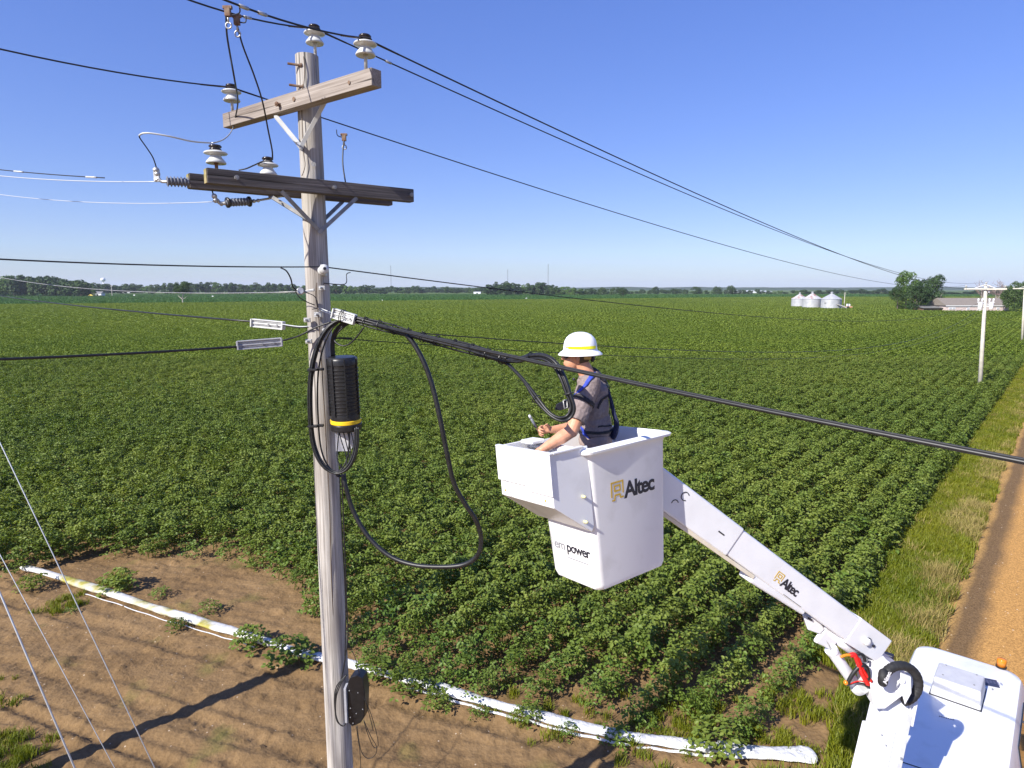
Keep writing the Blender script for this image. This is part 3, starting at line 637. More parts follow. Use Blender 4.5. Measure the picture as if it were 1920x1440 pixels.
def trunk_mesh(name, m, seed=1, ht=.6, r=.022, limbs=5):
    rs = random.Random(seed); mb = MB()
    top = Vector((rs.uniform(-.04, .04), rs.uniform(-.04, .04), ht))
    mb.tube(spline([(0, 0, -.01), (0.0, 0, ht * .35), tuple(top)], 3), [r * (1 - .09 * i) for i in range(7)], 6)
    for i in range(limbs):
        z = ht * rs.uniform(.35, .8); a = rs.uniform(0, 6.28); e = Vector((math.cos(a) * .25, math.sin(a) * .25, z + rs.uniform(.15, .3)))
        mb.tube([(0, 0, z), tuple((Vector((0, 0, z)) + e) / 2 + Vector((0, 0, -.02))), tuple(e)], [r * .6, r * .42, r * .18], 5)
    me = bpy.data.meshes.new(name); me.from_pydata([tuple(p) for p in mb.v], [], mb.f); me.materials.append(m); return me
TC = [blob_tree_mesh('crown_mesh_%d' % i, M['treeleaf'], n=1500, seed=100 + i, size=.072, nb=20 + 2 * i, low=.02) for i in range(5)]
TCL = [blob_tree_mesh('light_crown_mesh_%d' % i, M['treelight'], n=900, seed=120 + i, size=.075, low=.02) for i in range(2)]
TCB = [blob_tree_mesh('dense_crown_mesh_%d' % i, M['treeleaf'], n=5200, seed=140 + i, size=.035, nb=34, low=.02) for i in range(2)]
TCBL = [blob_tree_mesh('dense_light_crown_mesh_0', M['treelight'], n=3500, seed=150, size=.04, nb=22, low=.05)]
TT = [trunk_mesh('trunk_mesh_%d' % i, M['bark'], seed=i) for i in range(3)]
TTP = trunk_mesh('pale_trunk_mesh', M['palebark'], seed=8, ht=.55, r=.03)
def place_tree(px, top, base, wpx, label, group=None, crown=None, trunk=None, cat='tree', name='tree', lift=0.0, zbase=0.0, dY=0.0):
    g = G(px, base, zbase); Y = g.y + dY; g = P(px, base, Y); g.z = zbase
    H_ = (P(px, top, Y).z - zbase); d = (P(px + wpx / 2, base, Y) - P(px - wpx / 2, base, Y)).length
    r = empty(name, g); tag(r, label, cat, group)
    c = bpy.data.objects.new('crown', crown or R.choice(TC)); COL.objects.link(c); c.parent = r; c.location = (0, 0, H_ * lift); c.scale = (d, d, H_ * (1 - lift)); c.rotation_euler = (0, 0, R.uniform(0, 6.28))
    t = bpy.data.objects.new('trunk', trunk or R.choice(TT)); COL.objects.link(t); t.parent = r; k = H_
    t.scale = (k, k, H_); t.rotation_euler = (0, 0, R.uniform(0, 6.28))
    return r
def tree_run(x0, x1, tops, base, wpx, step, label, group, light=0.12, jb=1.0):
    x = x0
    while x < x1:
        f = (x - x0) / max(1, x1 - x0) * (len(tops) - 1); i = min(int(f), len(tops) - 2); tp = tops[i] + (tops[i + 1] - tops[i]) * (f - i)
        ww = wpx * R.uniform(.85, 1.4)
        place_tree(x, tp + R.uniform(-3, 2.5), base + R.uniform(-jb, jb), ww, label, group, crown=(R.choice(TCL) if R.random() < light else R.choice(TC)))
        x += step * R.uniform(.7, 1.3)
tree_run(0, 165, [516, 519, 517, 516, 519, 522, 525, 529], 556, 40, 10, 'dark broadleaf tree in the tall wood at the far left edge', 'trees of the tall wood at the far left', .16)
tree_run(150, 330, [529, 533, 534, 533, 531], 551.5, 22, 10, 'small dark tree in the line behind the yellow covered stack', 'trees between the left wood and the lone tree')
tree_run(330, 590, [532, 530, 533, 531, 532, 534], 551.5, 22, 11, 'dark tree in the far line between the lone tree and the wooden pole', 'trees from the lone tree to the wooden pole')
tree_run(612, 720, [532, 535, 533, 536, 541], 552, 24, 10, 'dark tree in the far line just right of the wooden pole', 'trees just right of the wooden pole')
tree_run(724, 915, [539, 536, 540, 538, 539, 541], 549.8, 19, 9, 'hazy tree in the far line around the base of the first radio mast', 'trees around the first radio mast')
tree_run(922, 1082, [531, 527, 533, 532, 531, 534, 537, 540], 554, 26, 10, 'dark green tree in the round grove left of the hard hat', 'trees of the round grove', .2)
tree_run(1090, 1165, [545, 541, 542, 540], 554, 14, 9, 'small hazy tree between the round grove and the lone round tree', 'small trees right of the round grove')
tree_run(1182, 1480, [545, 542, 546, 541, 544, 545], 551.5, 13, 11, 'low hazy tree in the far line left of the grain bins', 'low trees left of the grain bins')
tree_run(1490, 1690, [544, 545, 543, 545], 551.5, 20, 11, 'low hazy tree in the far line behind the grain bins', 'low trees behind the grain bins')
tree_run(1765, 1885, [547, 548, 546, 545], 553, 22, 11, 'low dark tree seen above the roof of the brick house', 'trees behind the brick house')
for px, tp, ww, lb in ((1228, 537, 18, 'rounded far tree standing a little apart left of the white warehouse'), (1305, 537, 26, 'widest rounded far tree left of the white warehouse'),
                       (1345, 536, 20, 'rounded far tree next to the tallest one by the white warehouse'), (1370, 534, 20, 'tallest far tree beside the left end of the white warehouse'), (1264, 540, 20, 'middle rounded tree in the far line between grove and warehouse')):
    place_tree(px, tp, 552.5, ww, lb, crown=R.choice(TCB))
place_tree(343, 527, 570.5, 34, 'lone wide tree with forked pale trunk on the field boundary', crown=TCB[0], trunk=TTP, lift=.42)
place_tree(1168, 538, 558, 21, 'lone round tree with short trunk right of the grove', crown=TCB[1], lift=.15)
place_tree(1697, 505, 584, 42, 'tall light green tree at the left of the farmyard clump', crown=TCBL[0], lift=.22)
place_tree(1744, 514, 585, 54, 'broad dark green tree in the middle of the farmyard clump', crown=TCB[0], lift=.03)
place_tree(1718, 521, 586, 48, 'dark green tree filling the gap in the farmyard clump', crown=TCB[1], lift=.0)
place_tree(1682, 533, 584, 34, 'low spreading tree at the left edge of the farmyard clump', crown=TCB[1], lift=.3)
place_tree(1697, 567, 584, 33, 'low round green bush in front of the farmyard trees', cat='bush', name='bush', crown=TCBL[0])
place_tree(1900, 524, 589, 50, 'large dark tree at the right end of the brick house', crown=TCB[1], lift=.02)
place_tree(1934, 524, 589, 52, 'large dark tree at the right edge of the picture', crown=TCB[0], lift=.02)
def dead_tree(px, top, base, wpx, label, n=26, seed=3, m='deadtwig', r0=.25):
    g = G(px, base); Y = g.y; H_ = P(px, top, Y).z; hw = wpx / FPX * Y / 2; rs = random.Random(seed)
    r = empty('dead_tree', g); tag(r, label, 'tree'); mb = MB()
    fork = [g + Vector((rs.uniform(-.3, .3), 0, H_ * .2)), g + Vector((-hw * .35, .3, H_ * .75)), g + Vector((hw * .45, -.3, H_ * .8))]
    mb.tube([g, fork[0]], [r0, r0 * .8], 7)
    tb = MB()
    for e in fork[1:]: mb.tube([fork[0], (fork[0] + e) / 2 + Vector((0, 0, -.3)), e], [r0 * .7, r0 * .5, r0 * .2], 6)
    for i in range(n):
        a = fork[0].lerp(R.choice(fork[1:]), rs.uniform(.15, 1)); e = g + Vector((rs.uniform(-1, 1) * hw, rs.uniform(-1, 1) * hw * .7, H_ * rs.uniform(.55, 1.0)))
        mid = (a + e) / 2 + Vector((rs.uniform(-.3, .3), 0, -.3)); tb.tube([a, mid, e], [.09, .06, .025], 4)
        for j in range(4):
            k = mid.lerp(e, rs.uniform(0, .9)); tb.tube([k, k + Vector((rs.uniform(-1, 1), rs.uniform(-.5, .5), rs.uniform(.4, 1.3)))], [.035, .015], 3)
    obj('trunk', mb, M['palebark'], r); obj('twigs', tb, M[m], r)
dead_tree(1757, 545, 583, 18, 'bare forked tree with pale trunks beside the brick house', n=4, seed=5, m='palebark')
dead_tree(1843, 524, 577, 42, 'leafless brownish tree showing above the brick house roof', seed=7)
dead_tree(1868, 526, 577, 34, 'leafless brownish tree beside the big dark tree right of the house', seed=9)
# wooded rise on the skyline
hv = []; hf = []; HX = np.linspace(-3600, 3600, 240)
for i, xx in enumerate(HX):
    hh = 9.5 + 5.5 * float(vnoise(np.array([i * .16]), np.array([0.3]), 21)[0]) + 2.2 * R.random(); yy = 3100 + 60 * math.sin(i * .3)
    hv += [(xx, yy - 180, 0.0), (xx, yy, hh), (xx, yy + 700, hh * .9), (xx, yy + 1400, 0.0)]
for i in range(len(HX) - 1):
    for k in range(3): a = i * 4 + k; hf.append((a, a + 4, a + 5, a + 1))
M['hill'] = mat('wooded_rise', (0.020, 0.040, 0.020), (0.04, 0.065, 0.03), .03, 1.0, world=True, spec=0)
ho = link('hills', hv, hf, M['hill'], smooth=False); ho['kind'] = 'structure'

def radio_mast(px, top, base, Y, label):
    a = P(px, base, Y); a.z = 0; tp = P(px, top, Y).z; r = empty('radio_mast', a); tag(r, label, 'radio mast'); mb = MB(); wdt = Y * .55 / FPX
    legs = [Vector((math.cos(q), math.sin(q), 0)) * wdt for q in (0.3, 2.4, 4.5)]
    for l in legs: mb.tube([a + l, a + l + Vector((0, 0, tp))], wdt * .22, 4)
    k = 18
    for i in range(k):
        z0 = tp * i / k; z1 = tp * (i + 1) / k
        for j in range(3): mb.tube([a + legs[j] + Vector((0, 0, z0)), a + legs[(j + 1) % 3] + Vector((0, 0, z1))], wdt * .12, 3)
    obj('lattice', mb, M['mast'], r)
    c = MB(); c.box(a + Vector((0, 0, tp)), (wdt, 0, 0), (0, wdt, 0), (0, 0, wdt)); obj('top_lamp', c, M['mast'], r)
radio_mast(733.5, 499, 542, 1500, 'thin radio mast rising from the far trees right of the wooden pole')
radio_mast(1027.5, 496, 542, 1500, 'thin radio mast rising behind the round grove')
radio_mast(952, 506, 542, 2400, 'faintest radio mast, behind the left end of the grove')
wt = P(195, 545, 1700); wt.z = 0; rr = empty('water_tower', wt); tag(rr, 'white ball shaped water tower above the far left trees', 'water tower')
s_ = 1700 / FPX; zt = P(195, 524.5, 1700).z
mb = MB(); mb.ball(wt + Vector((0, 0, zt)), (4.2 * s_, 4.2 * s_, 3.6 * s_), 20, 12); obj('tank', mb, M['farwhite'], rr, smooth=True)
mb = MB(); mb.lathe([(2.2 * s_, 0), (.9 * s_, 6), (.8 * s_, zt - 3 * s_)], wt); obj('pedestal', mb, M['farwhite'], rr, smooth=True)

def box_thing(name, px0, px1, top, base, label, cat, m, depth=4.0, roof=None, zb=None):
    g = G((px0 + px1) / 2, base); Y = g.y; x0 = P(px0, base, Y).x; x1 = P(px1, base, Y).x; z = P(px0, top, Y).z
    r = empty(name, (g.x, Y, 0)); tag(r, label, cat)
    mb = MB(); hz = z * (.62 if roof else 1.0); mb.abox(x0, x1, Y, Y + depth, 0, hz); obj('wall' if roof else 'cover', mb, m, r, bevel=0 if roof else .12)
    if roof:
        mb = MB(); mb.prism([(x0 - .3, Y - .3, hz), (x0 - .3, Y + depth / 2, z), (x0 - .3, Y + depth + .3, hz)], (x1 - x0 + .6, 0, 0)); obj('roof', mb, roof, r)
        mb = MB(); ww = (x1 - x0)
        mb.abox(x0 + ww * .4, x0 + ww * .6, Y - .06, Y + .05, 0, hz * .75); obj('door', mb, M['glass'], r)
    return r
box_thing('covered_stack', 164.5, 174, 548.8, 556.5, 'small yellow covered stack at the end of the far left wood', 'covered stack', M['yellowbox'])
box_thing('farm_shed', 176, 190, 546.5, 555.5, 'low grey roofed shed just right of the yellow stack', 'shed', M['trimw'], 6, M['greysteel'])
box_thing('farm_shed', 229, 244, 546, 549.5, 'low white roofed shed in front of the left tree line', 'shed', M['trimw'], 9, M['bin'])
box_thing('farm_shed', 888, 901, 547.2, 551, 'small white shed at the left foot of the round grove', 'shed', M['farwhite'], 8, M['farwhite'])
box_thing('warehouse', 1379, 1422, 544.6, 549.2, 'long white warehouse in front of the skyline, left half', 'warehouse', M['farwhite'], 60, M['farwhite'])
box_thing('warehouse', 1428, 1448, 545.2, 549.2, 'shorter white warehouse just right of the long one', 'warehouse', M['farwhite'], 60, M['farwhite'])
for px, b_, lb in ((252, 556, 'small white marker in the green field left of the lone tree'), (399, 558, 'small white marker in the green field right of the lone tree'), (717, 567, 'thin white post on the field boundary right of the pole'), (987, 562, 'small white marker in front of the round grove')):
    g = G(px, b_); Y = g.y; s2 = Y / FPX; r = empty('field_marker', g); tag(r, lb, 'marker')
    tall = 5 if 'post' in lb else 3; mb = MB(); mb.lathe([(.25 * s2, 0), (.25 * s2, tall * s2)], g, n=8); obj('post', mb, M['farwhite'], r)
    mb = MB(); mb.box(g + Vector((0, 0, tall * s2 * .8)), ((.5 if tall == 5 else 1.5) * s2, 0, 0), (0, .3 * s2, 0), (0, 0, 1.0 * s2)); obj('board', mb, M['farwhite'], r, bevel=.05 * s2)
for px, tp, b_, lb in ((163, 535, 555, 'distant pole beside the yellow stack'), (210.5, 534, 556, 'distant pole in the green field right of the yellow stack'), (1582, 548, 582, 'slim pole standing beside the right grain bin')):
    g = G(px, b_); r = empty('distant_pole', g); tag(r, 'thin pale ' + lb, 'pole'); s2 = g.y / FPX; zt = P(px, tp, g.y).z
    mb = MB(); mb.tube([g, (g.x, g.y, zt)], [.7 * s2, .5 * s2], 6); obj('shaft', mb, M['farpole'], r)
    mb = MB(); mb.box((g.x, g.y, zt * .9), (2.2 * s2, 0, 0), (0, .15, 0), (0, 0, .22 * s2)); obj('crossarm', mb, M['farpole'], r)

# grain bins
def grain_bin(px, rpx, base, eave, tip, label, rusty, dY=0, ladder=False):
    g = G(px, base); g = P(px, base, g.y + dY); g.z = 0; Y = g.y; rad = rpx / FPX * Y; ze = P(px, eave, Y).z; zt = P(px, tip, Y).z
    r = empty('grain_bin', g); tag(r, label, 'grain bin')
    prof = []; k = 26
    for i in range(k + 1): prof.append((rad * (1 + (.006 if i % 2 else -.004)), ze * i / k))
    mb = MB(); mb.lathe(prof, g, n=40); obj('wall', mb, M['bin'], r, smooth=True)
    mb = MB(); n = 28; v = [g + Vector((0, 0, zt))]; f = []
    for i in range(n * 2):
        a = math.pi * i / n; v.append(g + Vector((math.cos(a) * rad * 1.04, math.sin(a) * rad * 1.04, ze - .1 + (.07 if i % 2 else 0))))
    for i in range(n * 2): f.append((0, 1 + i, 1 + (i + 1) % (2 * n)))
    mb.add(v, f); rf = obj('roof', mb, M['binroof'] if rusty else M['bin'], r)
    mb = MB(); mb.lathe([(rad * .12, 0), (rad * .12, .35), (rad * .16, .4), (0.02, .6)], g + Vector((0, 0, zt - .12)), n=14); obj('cap', mb, M['bin'], rf)
    if ladder:
        mb = MB(); a0 = -1.25; px_ = g + Vector((math.cos(a0), math.sin(a0), 0)) * rad * 1.02
        for sgn in (-.2, .2): mb.tube([px_ + Vector((sgn, 0, .2)), px_ + Vector((sgn, 0, ze))], .03, 4)
        for i in range(10): mb.tube([px_ + Vector((-.2, 0, .3 + i * ze / 10.5)), px_ + Vector((.2, 0, .3 + i * ze / 10.5))], .02, 4)
        obj('ladder', mb, M['greysteel'], r)
    return r
grain_bin(1498, 14, 579, 560, 550.5, 'round steel grain bin at the left, partly behind its neighbour', True, 5)
grain_bin(1521.5, 16.5, 580.5, 560, 549, 'round steel grain bin in the middle with a rust streaked roof', True, 0, True)
grain_bin(1557.5, 17.5, 581.5, 560.5, 549.5, 'round steel grain bin at the right with a clean grey roof', False, -2, True)
a = P(1546, 567.5, 214); b = P(1561, 569, 213); c = P(1580, 574, 211.5)
r = empty('grain_auger', (c.x, c.y, 0)); tag(r, 'dark sloping auger tube leading from the right grain bin', 'auger')
mb = MB(); mb.tube(spline([a, b, c, P(1588, 578, 210.5)], 5), .22, 8); obj('tube', mb, M['greysteel'], r, smooth=True)
mb = MB()
for sx in (-.6, .6): mb.tube([(c.x, c.y, c.z), (c.x + sx, c.y, 0)], .07, 6)
obj('stand', mb, M['greysteel'], r)
g = G(1592, 581.5); r = empty('farm_tractor', g); tag(r, 'small orange and white farm tractor right of the grain bins', 'tractor')
mb = MB(); mb.abox(g.x - 1.1, g.x + .9, g.y - .5, g.y + .5, .6, 1.3); obj('body', mb, mat('faded_orange_paint', (.55, .25, .14), (.6, .35, .22), 3, .5), r, bevel=.1)
mb = MB(); mb.abox(g.x - .9, g.x + .1, g.y - .45, g.y + .45, 1.3, 2.1); obj('cab', mb, M['farwhite'], r, bevel=.08)
for dx, rd in ((-.75, .65), (.8, .42)):
    for dy in (-.6, .6):
        mb = MB(); mb.lathe([(rd, -.15), (rd, .15)], (g.x + dx, g.y + dy, rd), (0, 1, 0), 18); obj('wheel', mb, M['tyre'], r, bevel=.04)

# brick house
hy = 190.0; x0 = P(1775, 580, hy).x; x1 = P(1891, 580, hy).x; zw = P(1780, 574, hy).z; zr = P(1780, 558.5, hy + 5).z
r = empty('brick_house', ((x0 + x1) / 2, hy, 0)); tag(r, 'long low brick house with grey brown roof behind the far pole', 'house')
mb = MB(); mb.abox(x0, x1, hy, hy + 9, 0, zw); obj('wall', mb, M['brick'], r)
mb = MB(); mb.prism([(x0 - .4, hy - .2, zw + .15), (x0 - .4, hy + 4.5, zr), (x0 - .4, hy + 9.6, zw + .15)], (x1 - x0 + .8, 0, 0)); rf = obj('roof', mb, M['shingle'], r)
mb = MB(); mb.abox(x0 - .45, x1 + .45, hy - .28, hy - .16, zw - .02, zw + .18); obj('fascia', mb, M['trimw'], rf)
for px, ww, wh in ((1782, 2.0, .6), (1812, .8, .7), (1868, .9, .7)):
    xx = P(px + 3, 580, hy).x; mb = MB(); mb.abox(xx - ww / 2, xx + ww / 2, hy - .05, hy + .05, zw - .35 - wh, zw - .35); wn = obj('window', mb, M['trimw'], r)
    k = max(1, int(ww / .8))
    mb = MB()
    for i in range(k): cx = xx - ww / 2 + ww * (i + .5) / k; mb.abox(cx - ww / k * .38, cx + ww / k * .38, hy - .09, hy - .052, zw - .27 - wh, zw - .43)
    obj('pane', mb, mat('pale_pane_%d' % int(px), (.45, .46, .5), None, rough=.2), wn)
xx = P(1836, 580, hy).x; mb = MB(); mb.abox(xx - .5, xx + .5, hy - .06, hy + .05, 0.05, 2.1 if zw > 2.2 else zw - .2); obj('door', mb, M['trimw'], r)
mb = MB(); mb.abox(x0 - 5.5, x0 - .4, hy + 2, hy + 7, 0, 1.6); r = empty('lean_to_shed', (x0 - 3, hy + 4, 0)); tag(r, 'low brown lean-to shed at the left end of the house', 'shed'); obj('wall', mb, M['rust'], r)
mb = MB(); mb.box((x0 - 3, hy + 4.4, 1.85), (2.9, 0, 0), (0, 3, .35), (0, -.02, .08)); obj('roof', mb, M['greysteel'], r)
for i, (px, ww) in enumerate(((1828, 6), (1840, 10), (1851, 8), (1867, 15), (1881, 10))):
    place_tree(px, 582.3 - ww * .12, 586.3, ww * 1.15, ['small clipped shrub near the middle of the house front', 'rounded shrub left of the far pole by the house wall', 'rounded shrub right beside the far pole by the house wall', 'widest dark shrub along the house wall', 'dark shrub nearest the right end of the house'][i], cat='shrub', name='shrub', crown=TCB[0])
place_tree(1760, 578, 585.5, 30, 'brown weedy shrub patch in front of the lean-to shed', cat='shrub', name='shrub', crown=TCB[1])

# ------------------------------------------------------------------ near pole
D0 = 6.2; PB = Vector((-1.838, D0, 0)); PT = P(575, 105, D0)
def PAX(px, py, Y=D0): return P(px, py, Y)
def pole_r(z): return 0.142 - 0.040 * z / 9.3
pole = empty('utility_pole', PB); tag(pole, 'tall weathered wooden utility pole with crossarms, cables and black splice case', 'utility pole')
rings = 40; v = []; f = []; n = 28
for i in range(rings + 1):
    z = PT.z * i / rings; c = PB.lerp(PT, i / rings); rr_ = pole_r(z)
    for k in range(n):
        t = 2 * math.pi * k / n; q = rr_ * (1 + .006 * math.sin(3 * t + i * .3) + .006 * math.sin(5 * t - i * .17))
        v.append((c.x + math.cos(t) * q, c.y + math.sin(t) * q, z))
for i in range(rings):
    for k in range(n): f.append((i * n + k, i * n + (k + 1) % n, (i + 1) * n + (k + 1) % n, (i + 1) * n + k))
v.append(tuple(PT + Vector((0, 0, .012))))
for k in range(n): f.append((rings * n + k, rings * n + (k + 1) % n, len(v) - 1))
shaft = link('shaft', v, f, M['pole'], pole, sm_angle=50)

def arm(name, A, B, h, t, m, endm=None, parent=pole):
    A = Vector(A); B = Vector(B); X = (B - A); L = X.length; X.normalize(); Z = Vector((0, 0, 1)); Yv = Z.cross(X).normalized(); Z = X.cross(Yv)
    me = MB(); me.box((0, 0, 0), (L / 2, 0, 0), (0, t / 2, 0), (0, 0, h / 2))
    o = obj(name, me, m, None, bevel=.006, origin=(0, 0, 0)); o.parent = parent
    Mx = Matrix((X, Yv, Z)).transposed(); o.rotation_euler = Mx.to_euler(); c = (A + B) / 2; o.location = c - WL[parent.name]; WL[o.name] = c
    if endm:
        e = MB(); e.box(A - X * .003, X * .003, Yv * (t / 2 - .006), Z * (h / 2 - .006)); eo = obj('end_grain', e, endm, None, origin=c)
        eo.parent = o; eo.matrix_parent_inverse = Mx.to_4x4().inverted(); eo.location = (0, 0, 0)
    return X, Yv, Z
UA = P(427, 229, 6.76); UB = P(706, 145, 5.40); UB.z = UA.z = (UA.z + UB.z) / 2
ux, uy, uz = arm('crossarm', UA, UB, .135, .105, M['arm'])
LA = P(386, 331, 5.48); LB = P(772, 367, 6.64); LA.z = LB.z = (LA.z + LB.z) / 2
lx, ly, lz = arm('crossarm', LA, LB, .125, .095, M['darkarm'], M['armend'])
off = Vector((-.5 * .41, .8 * .41, 0)); sh = lx * -.10
RA = LA + off * .85 + sh + Vector((0, 0, -.005)); RB = LB + off * .85 + sh + Vector((0, 0, -.005))
arm('crossarm', RA, RB, .125, .095, M['darkarm'], M['armend'])

def insulator(base, s=1.0, pin=.10, ax=(0, 0, 1), parent=pole, pinm='steel'):
    """pin insulator: two porcelain skirts, dark top groove"""
    ax = Vector(ax).normalized(); b = Vector(base); g = MB()
    g.lathe([(.014 * s, -.02), (.014 * s, pin), (.02 * s, pin + .02), (.02 * s, pin + .05)], b, ax, 10); p = obj('insulator_pin', g, M[pinm], parent, smooth=True)
    z = pin + .01; g = MB()
    g.lathe([(.030 * s, z + .012), (.052 * s, z + .002), (.076 * s, z), (.081 * s, z + .008), (.072 * s, z + .024), (.050 * s, z + .050), (.042 * s, z + .066), (.050 * s, z + .074), (.086 * s, z + .080), (.095 * s, z + .087),
             (.088 * s, z + .097), (.060 * s, z + .108), (.044 * s, z + .112)], b, ax, 26); i = obj('insulator', g, M['porcelain'], parent, smooth=True)
    g = MB(); g.lathe([(.044 * s, z + .112), (.050 * s, z + .116), (.046 * s, z + .124), (.038 * s, z + .130), (.050 * s, z + .140), (.050 * s, z + .150), (.042 * s, z + .158), (.016 * s, z + .164), (.004, z + .165)], b, ax, 22)
    obj('insulator_head', g, M['brownglaze'], i, smooth=True)
    return b + ax * (z + .132)
def on(A, B, t, h): return Vector(A).lerp(Vector(B), t) + Vector((0, 0, h / 2))
I_R = insulator(on(UA, UB, .945, .135), 1.0, .11)
I_L = insulator(on(UA, UB, .045, .135), 1.0, .10)
ptp = PT + Vector((.075, -.02, -.25))
g = MB(); g.box(ptp + Vector((.012, 0, .0)), (.008, 0, 0), (0, .03, 0), (0, 0, .26)); obj('pin_bracket', g, M['greysteel'], pole, bevel=.003)
I_T = insulator(PT + Vector((.085, -.02, .0)), 1.0, .085)
I_A = insulator(on(RA, RB, .125, .125) + ly * .02, 1.06, .10, pinm='rust')
I_B = insulator(on(RA, RB, .355, .125), 1.0, .045)
# bolts and braces
def bolt(c, d, L=.06, r=.009, parent=pole, m='greysteel'):
    d = Vector(d).normalized(); g = MB(); g.lathe([(r, -L), (r, 0)], c, d, 8); g.lathe([(r * 2, -L * .45), (r * 2, -L * .3)], c, d, 6); g.lathe([(r * 2.2, -L * .15 ), (r * 2.2, -L * .08)], c, d, 10); obj('bolt', g, M[m], parent)
CAMD = Vector((.5, -.86, 0))
fl = ly if ly.y < 0 else -ly; fu = uy if uy.y < 0 else -uy
for t in (.115, .56, .975): bolt(LA.lerp(LB, t) + fl * (.0475 + .055), fl, .07)
bolt(UA.lerp(UB, .44) + fu * .10 + Vector((0, 0, -.01)), fu, .12, .010, m='rust')
bolt(UA.lerp(UB, .54) + fu * .062, fu, .02, .009, m='rust'); bolt(UA.lerp(UB, .88) + fu * .062, fu, .02, .007, m='rust')
for px, py in ((545, 121), (548, 161)):
    a_ = P(px + 22, py + 2, D0 - .09); b_ = P(px - 6, py - 2, D0 - .12); g = MB(); g.tube([a_, b_], .011, 7); g.lathe([(.022, 0), (.022, .015)], b_.lerp(a_, .85), (a_ - b_), 8); obj('step_bolt', g, M['rust'], pole)
def flatbar(name, pts, wd, th, m, parent=pole, nrm=None):
    g = MB(); pts = [Vector(p) for p in pts]
    for i in range(len(pts) - 1):
        X = pts[i + 1] - pts[i]; L = X.length; X.normalize(); Nn = Vector(nrm); Nn = (Nn - X * Nn.dot(X)).normalized(); S_ = X.cross(Nn)
        g.box((pts[i] + pts[i + 1]) / 2, X * (L / 2), S_ * wd / 2, Nn * th / 2)
    return obj(name, g, m, parent, bevel=.0015)
jz = P(566, 272, 6.08)
flatbar('brace', [P(517, 218, 6.20), P(558, 268, 6.03), P(566, 279, 6.03)], .036, .022, M['porcelain'], nrm=(.5, -.8, .2))
flatbar('brace', [P(611, 188, 5.98), P(571, 262, 6.04), P(564, 276, 6.04)], .036, .022, M['grip'], nrm=(.5, -.8, .2))
bolt(P(565, 276, 5.99), (0.2, -1, 0), .04)
bolt(P(588, 308, 6.07), (0.2, -1, 0), .02, .01)
for off_, dd in ((fl * .03, 0), (-fl * .31, 1)):
    q = LA.lerp(LB, .315) + off_ + Vector((0, 0, -.07)); e = P(597, 431, D0 - .135) if not dd else P(588, 418, D0 - .13)
    flatbar('brace', [q, e], .034, .020, M['greysteel'], nrm=(.3, -.9, 0.1))
    q = LA.lerp(LB, .685) + off_ + Vector((0, 0, -.07)); e = P(603, 432, D0 - .12) if not dd else P(601, 418, D0 + .0)
    flatbar('brace', [q, e], .034, .020, M['greysteel'], nrm=(.3, -.9, 0.1))
bolt(P(600, 433, D0 - .14), (0.2, -1, 0), .05, .012)
# neutral spool and small hardware
sp_c = P(606, 506, D0 - .19); g = MB(); g.lathe([(.014, -.06), (.043, -.05), (.043, -.022), (.026, -.01), (.026, .01), (.043, .022), (.043, .05), (.014, .06)], sp_c, (.45, -.85, .15), 20); obj('spool_insulator', g, M['porcelain'], pole, smooth=True)
g = MB(); g.box(sp_c + Vector((-.02, .09, 0)), (.015, 0, 0), (0, .06, 0), (0, 0, .05)); obj('spool_bracket', g, M['steel'], pole, bevel=.003)
g = MB(); g.lathe([(.014, .058), (.014, .075)], sp_c, (.45, -.85, .15), 8); obj('bolt', g, M['blackplastic'], pole)
for px, py, s2 in ((596, 590, .035), (576, 600, .03), (604, 540, .03), (579, 640, .03), (610, 618, .02)):
    c = P(px, py, D0 - .15); g = MB(); g.box(c, (s2, 0, 0), (0, .012, 0), (0, 0, s2 * .7)); g.lathe([(.012, 0), (.012, .05)], c + Vector((0, .0, 0)), (-.2, -1, 0), 8); obj('clamp', g, M['steel'], pole, bevel=.004)
g = MB(); g.tube(spline([P(594, 530, 6.05), P(593, 560, 6.05), P(598, 600, 6.04), P(604, 700, 6.04), P(610, 800, 6.05), P(618, 950, 6.07), P(622, 1100, 6.08), P(630, 1250, 6.09), P(637, 1330, 6.1), P(640, 1450, 6.1)], 6), .0045, 6); obj('ground_wire', g, M['copperwire'], pole)
g = MB(); g.tube(spline([P(569, 106, 6.09), P(571, 140, 6.08), P(566, 200, 6.08), P(569, 280, 6.07), P(572, 310, 6.07), P(566, 330, 6.07)], 5), .004, 6); obj('ground_wire', g, M['copperwire'], pole)
g = MB(); g.tube(spline([P(640, 870, 6.10), P(645, 1000, 6.1), P(650, 1130, 6.1), P(652, 1200, 6.1), P(640, 1275, 6.05)], 6), .007, 6); g.tube(spline([P(636, 880, 6.10), P(641, 1000, 6.1), P(648, 1130, 6.1), P(647, 1230, 6.1)], 6), .006, 6); obj('riser_cable', g, M['rubber'], pole)
for z_ in (3.9, 4.7, 5.6, 6.4): pass

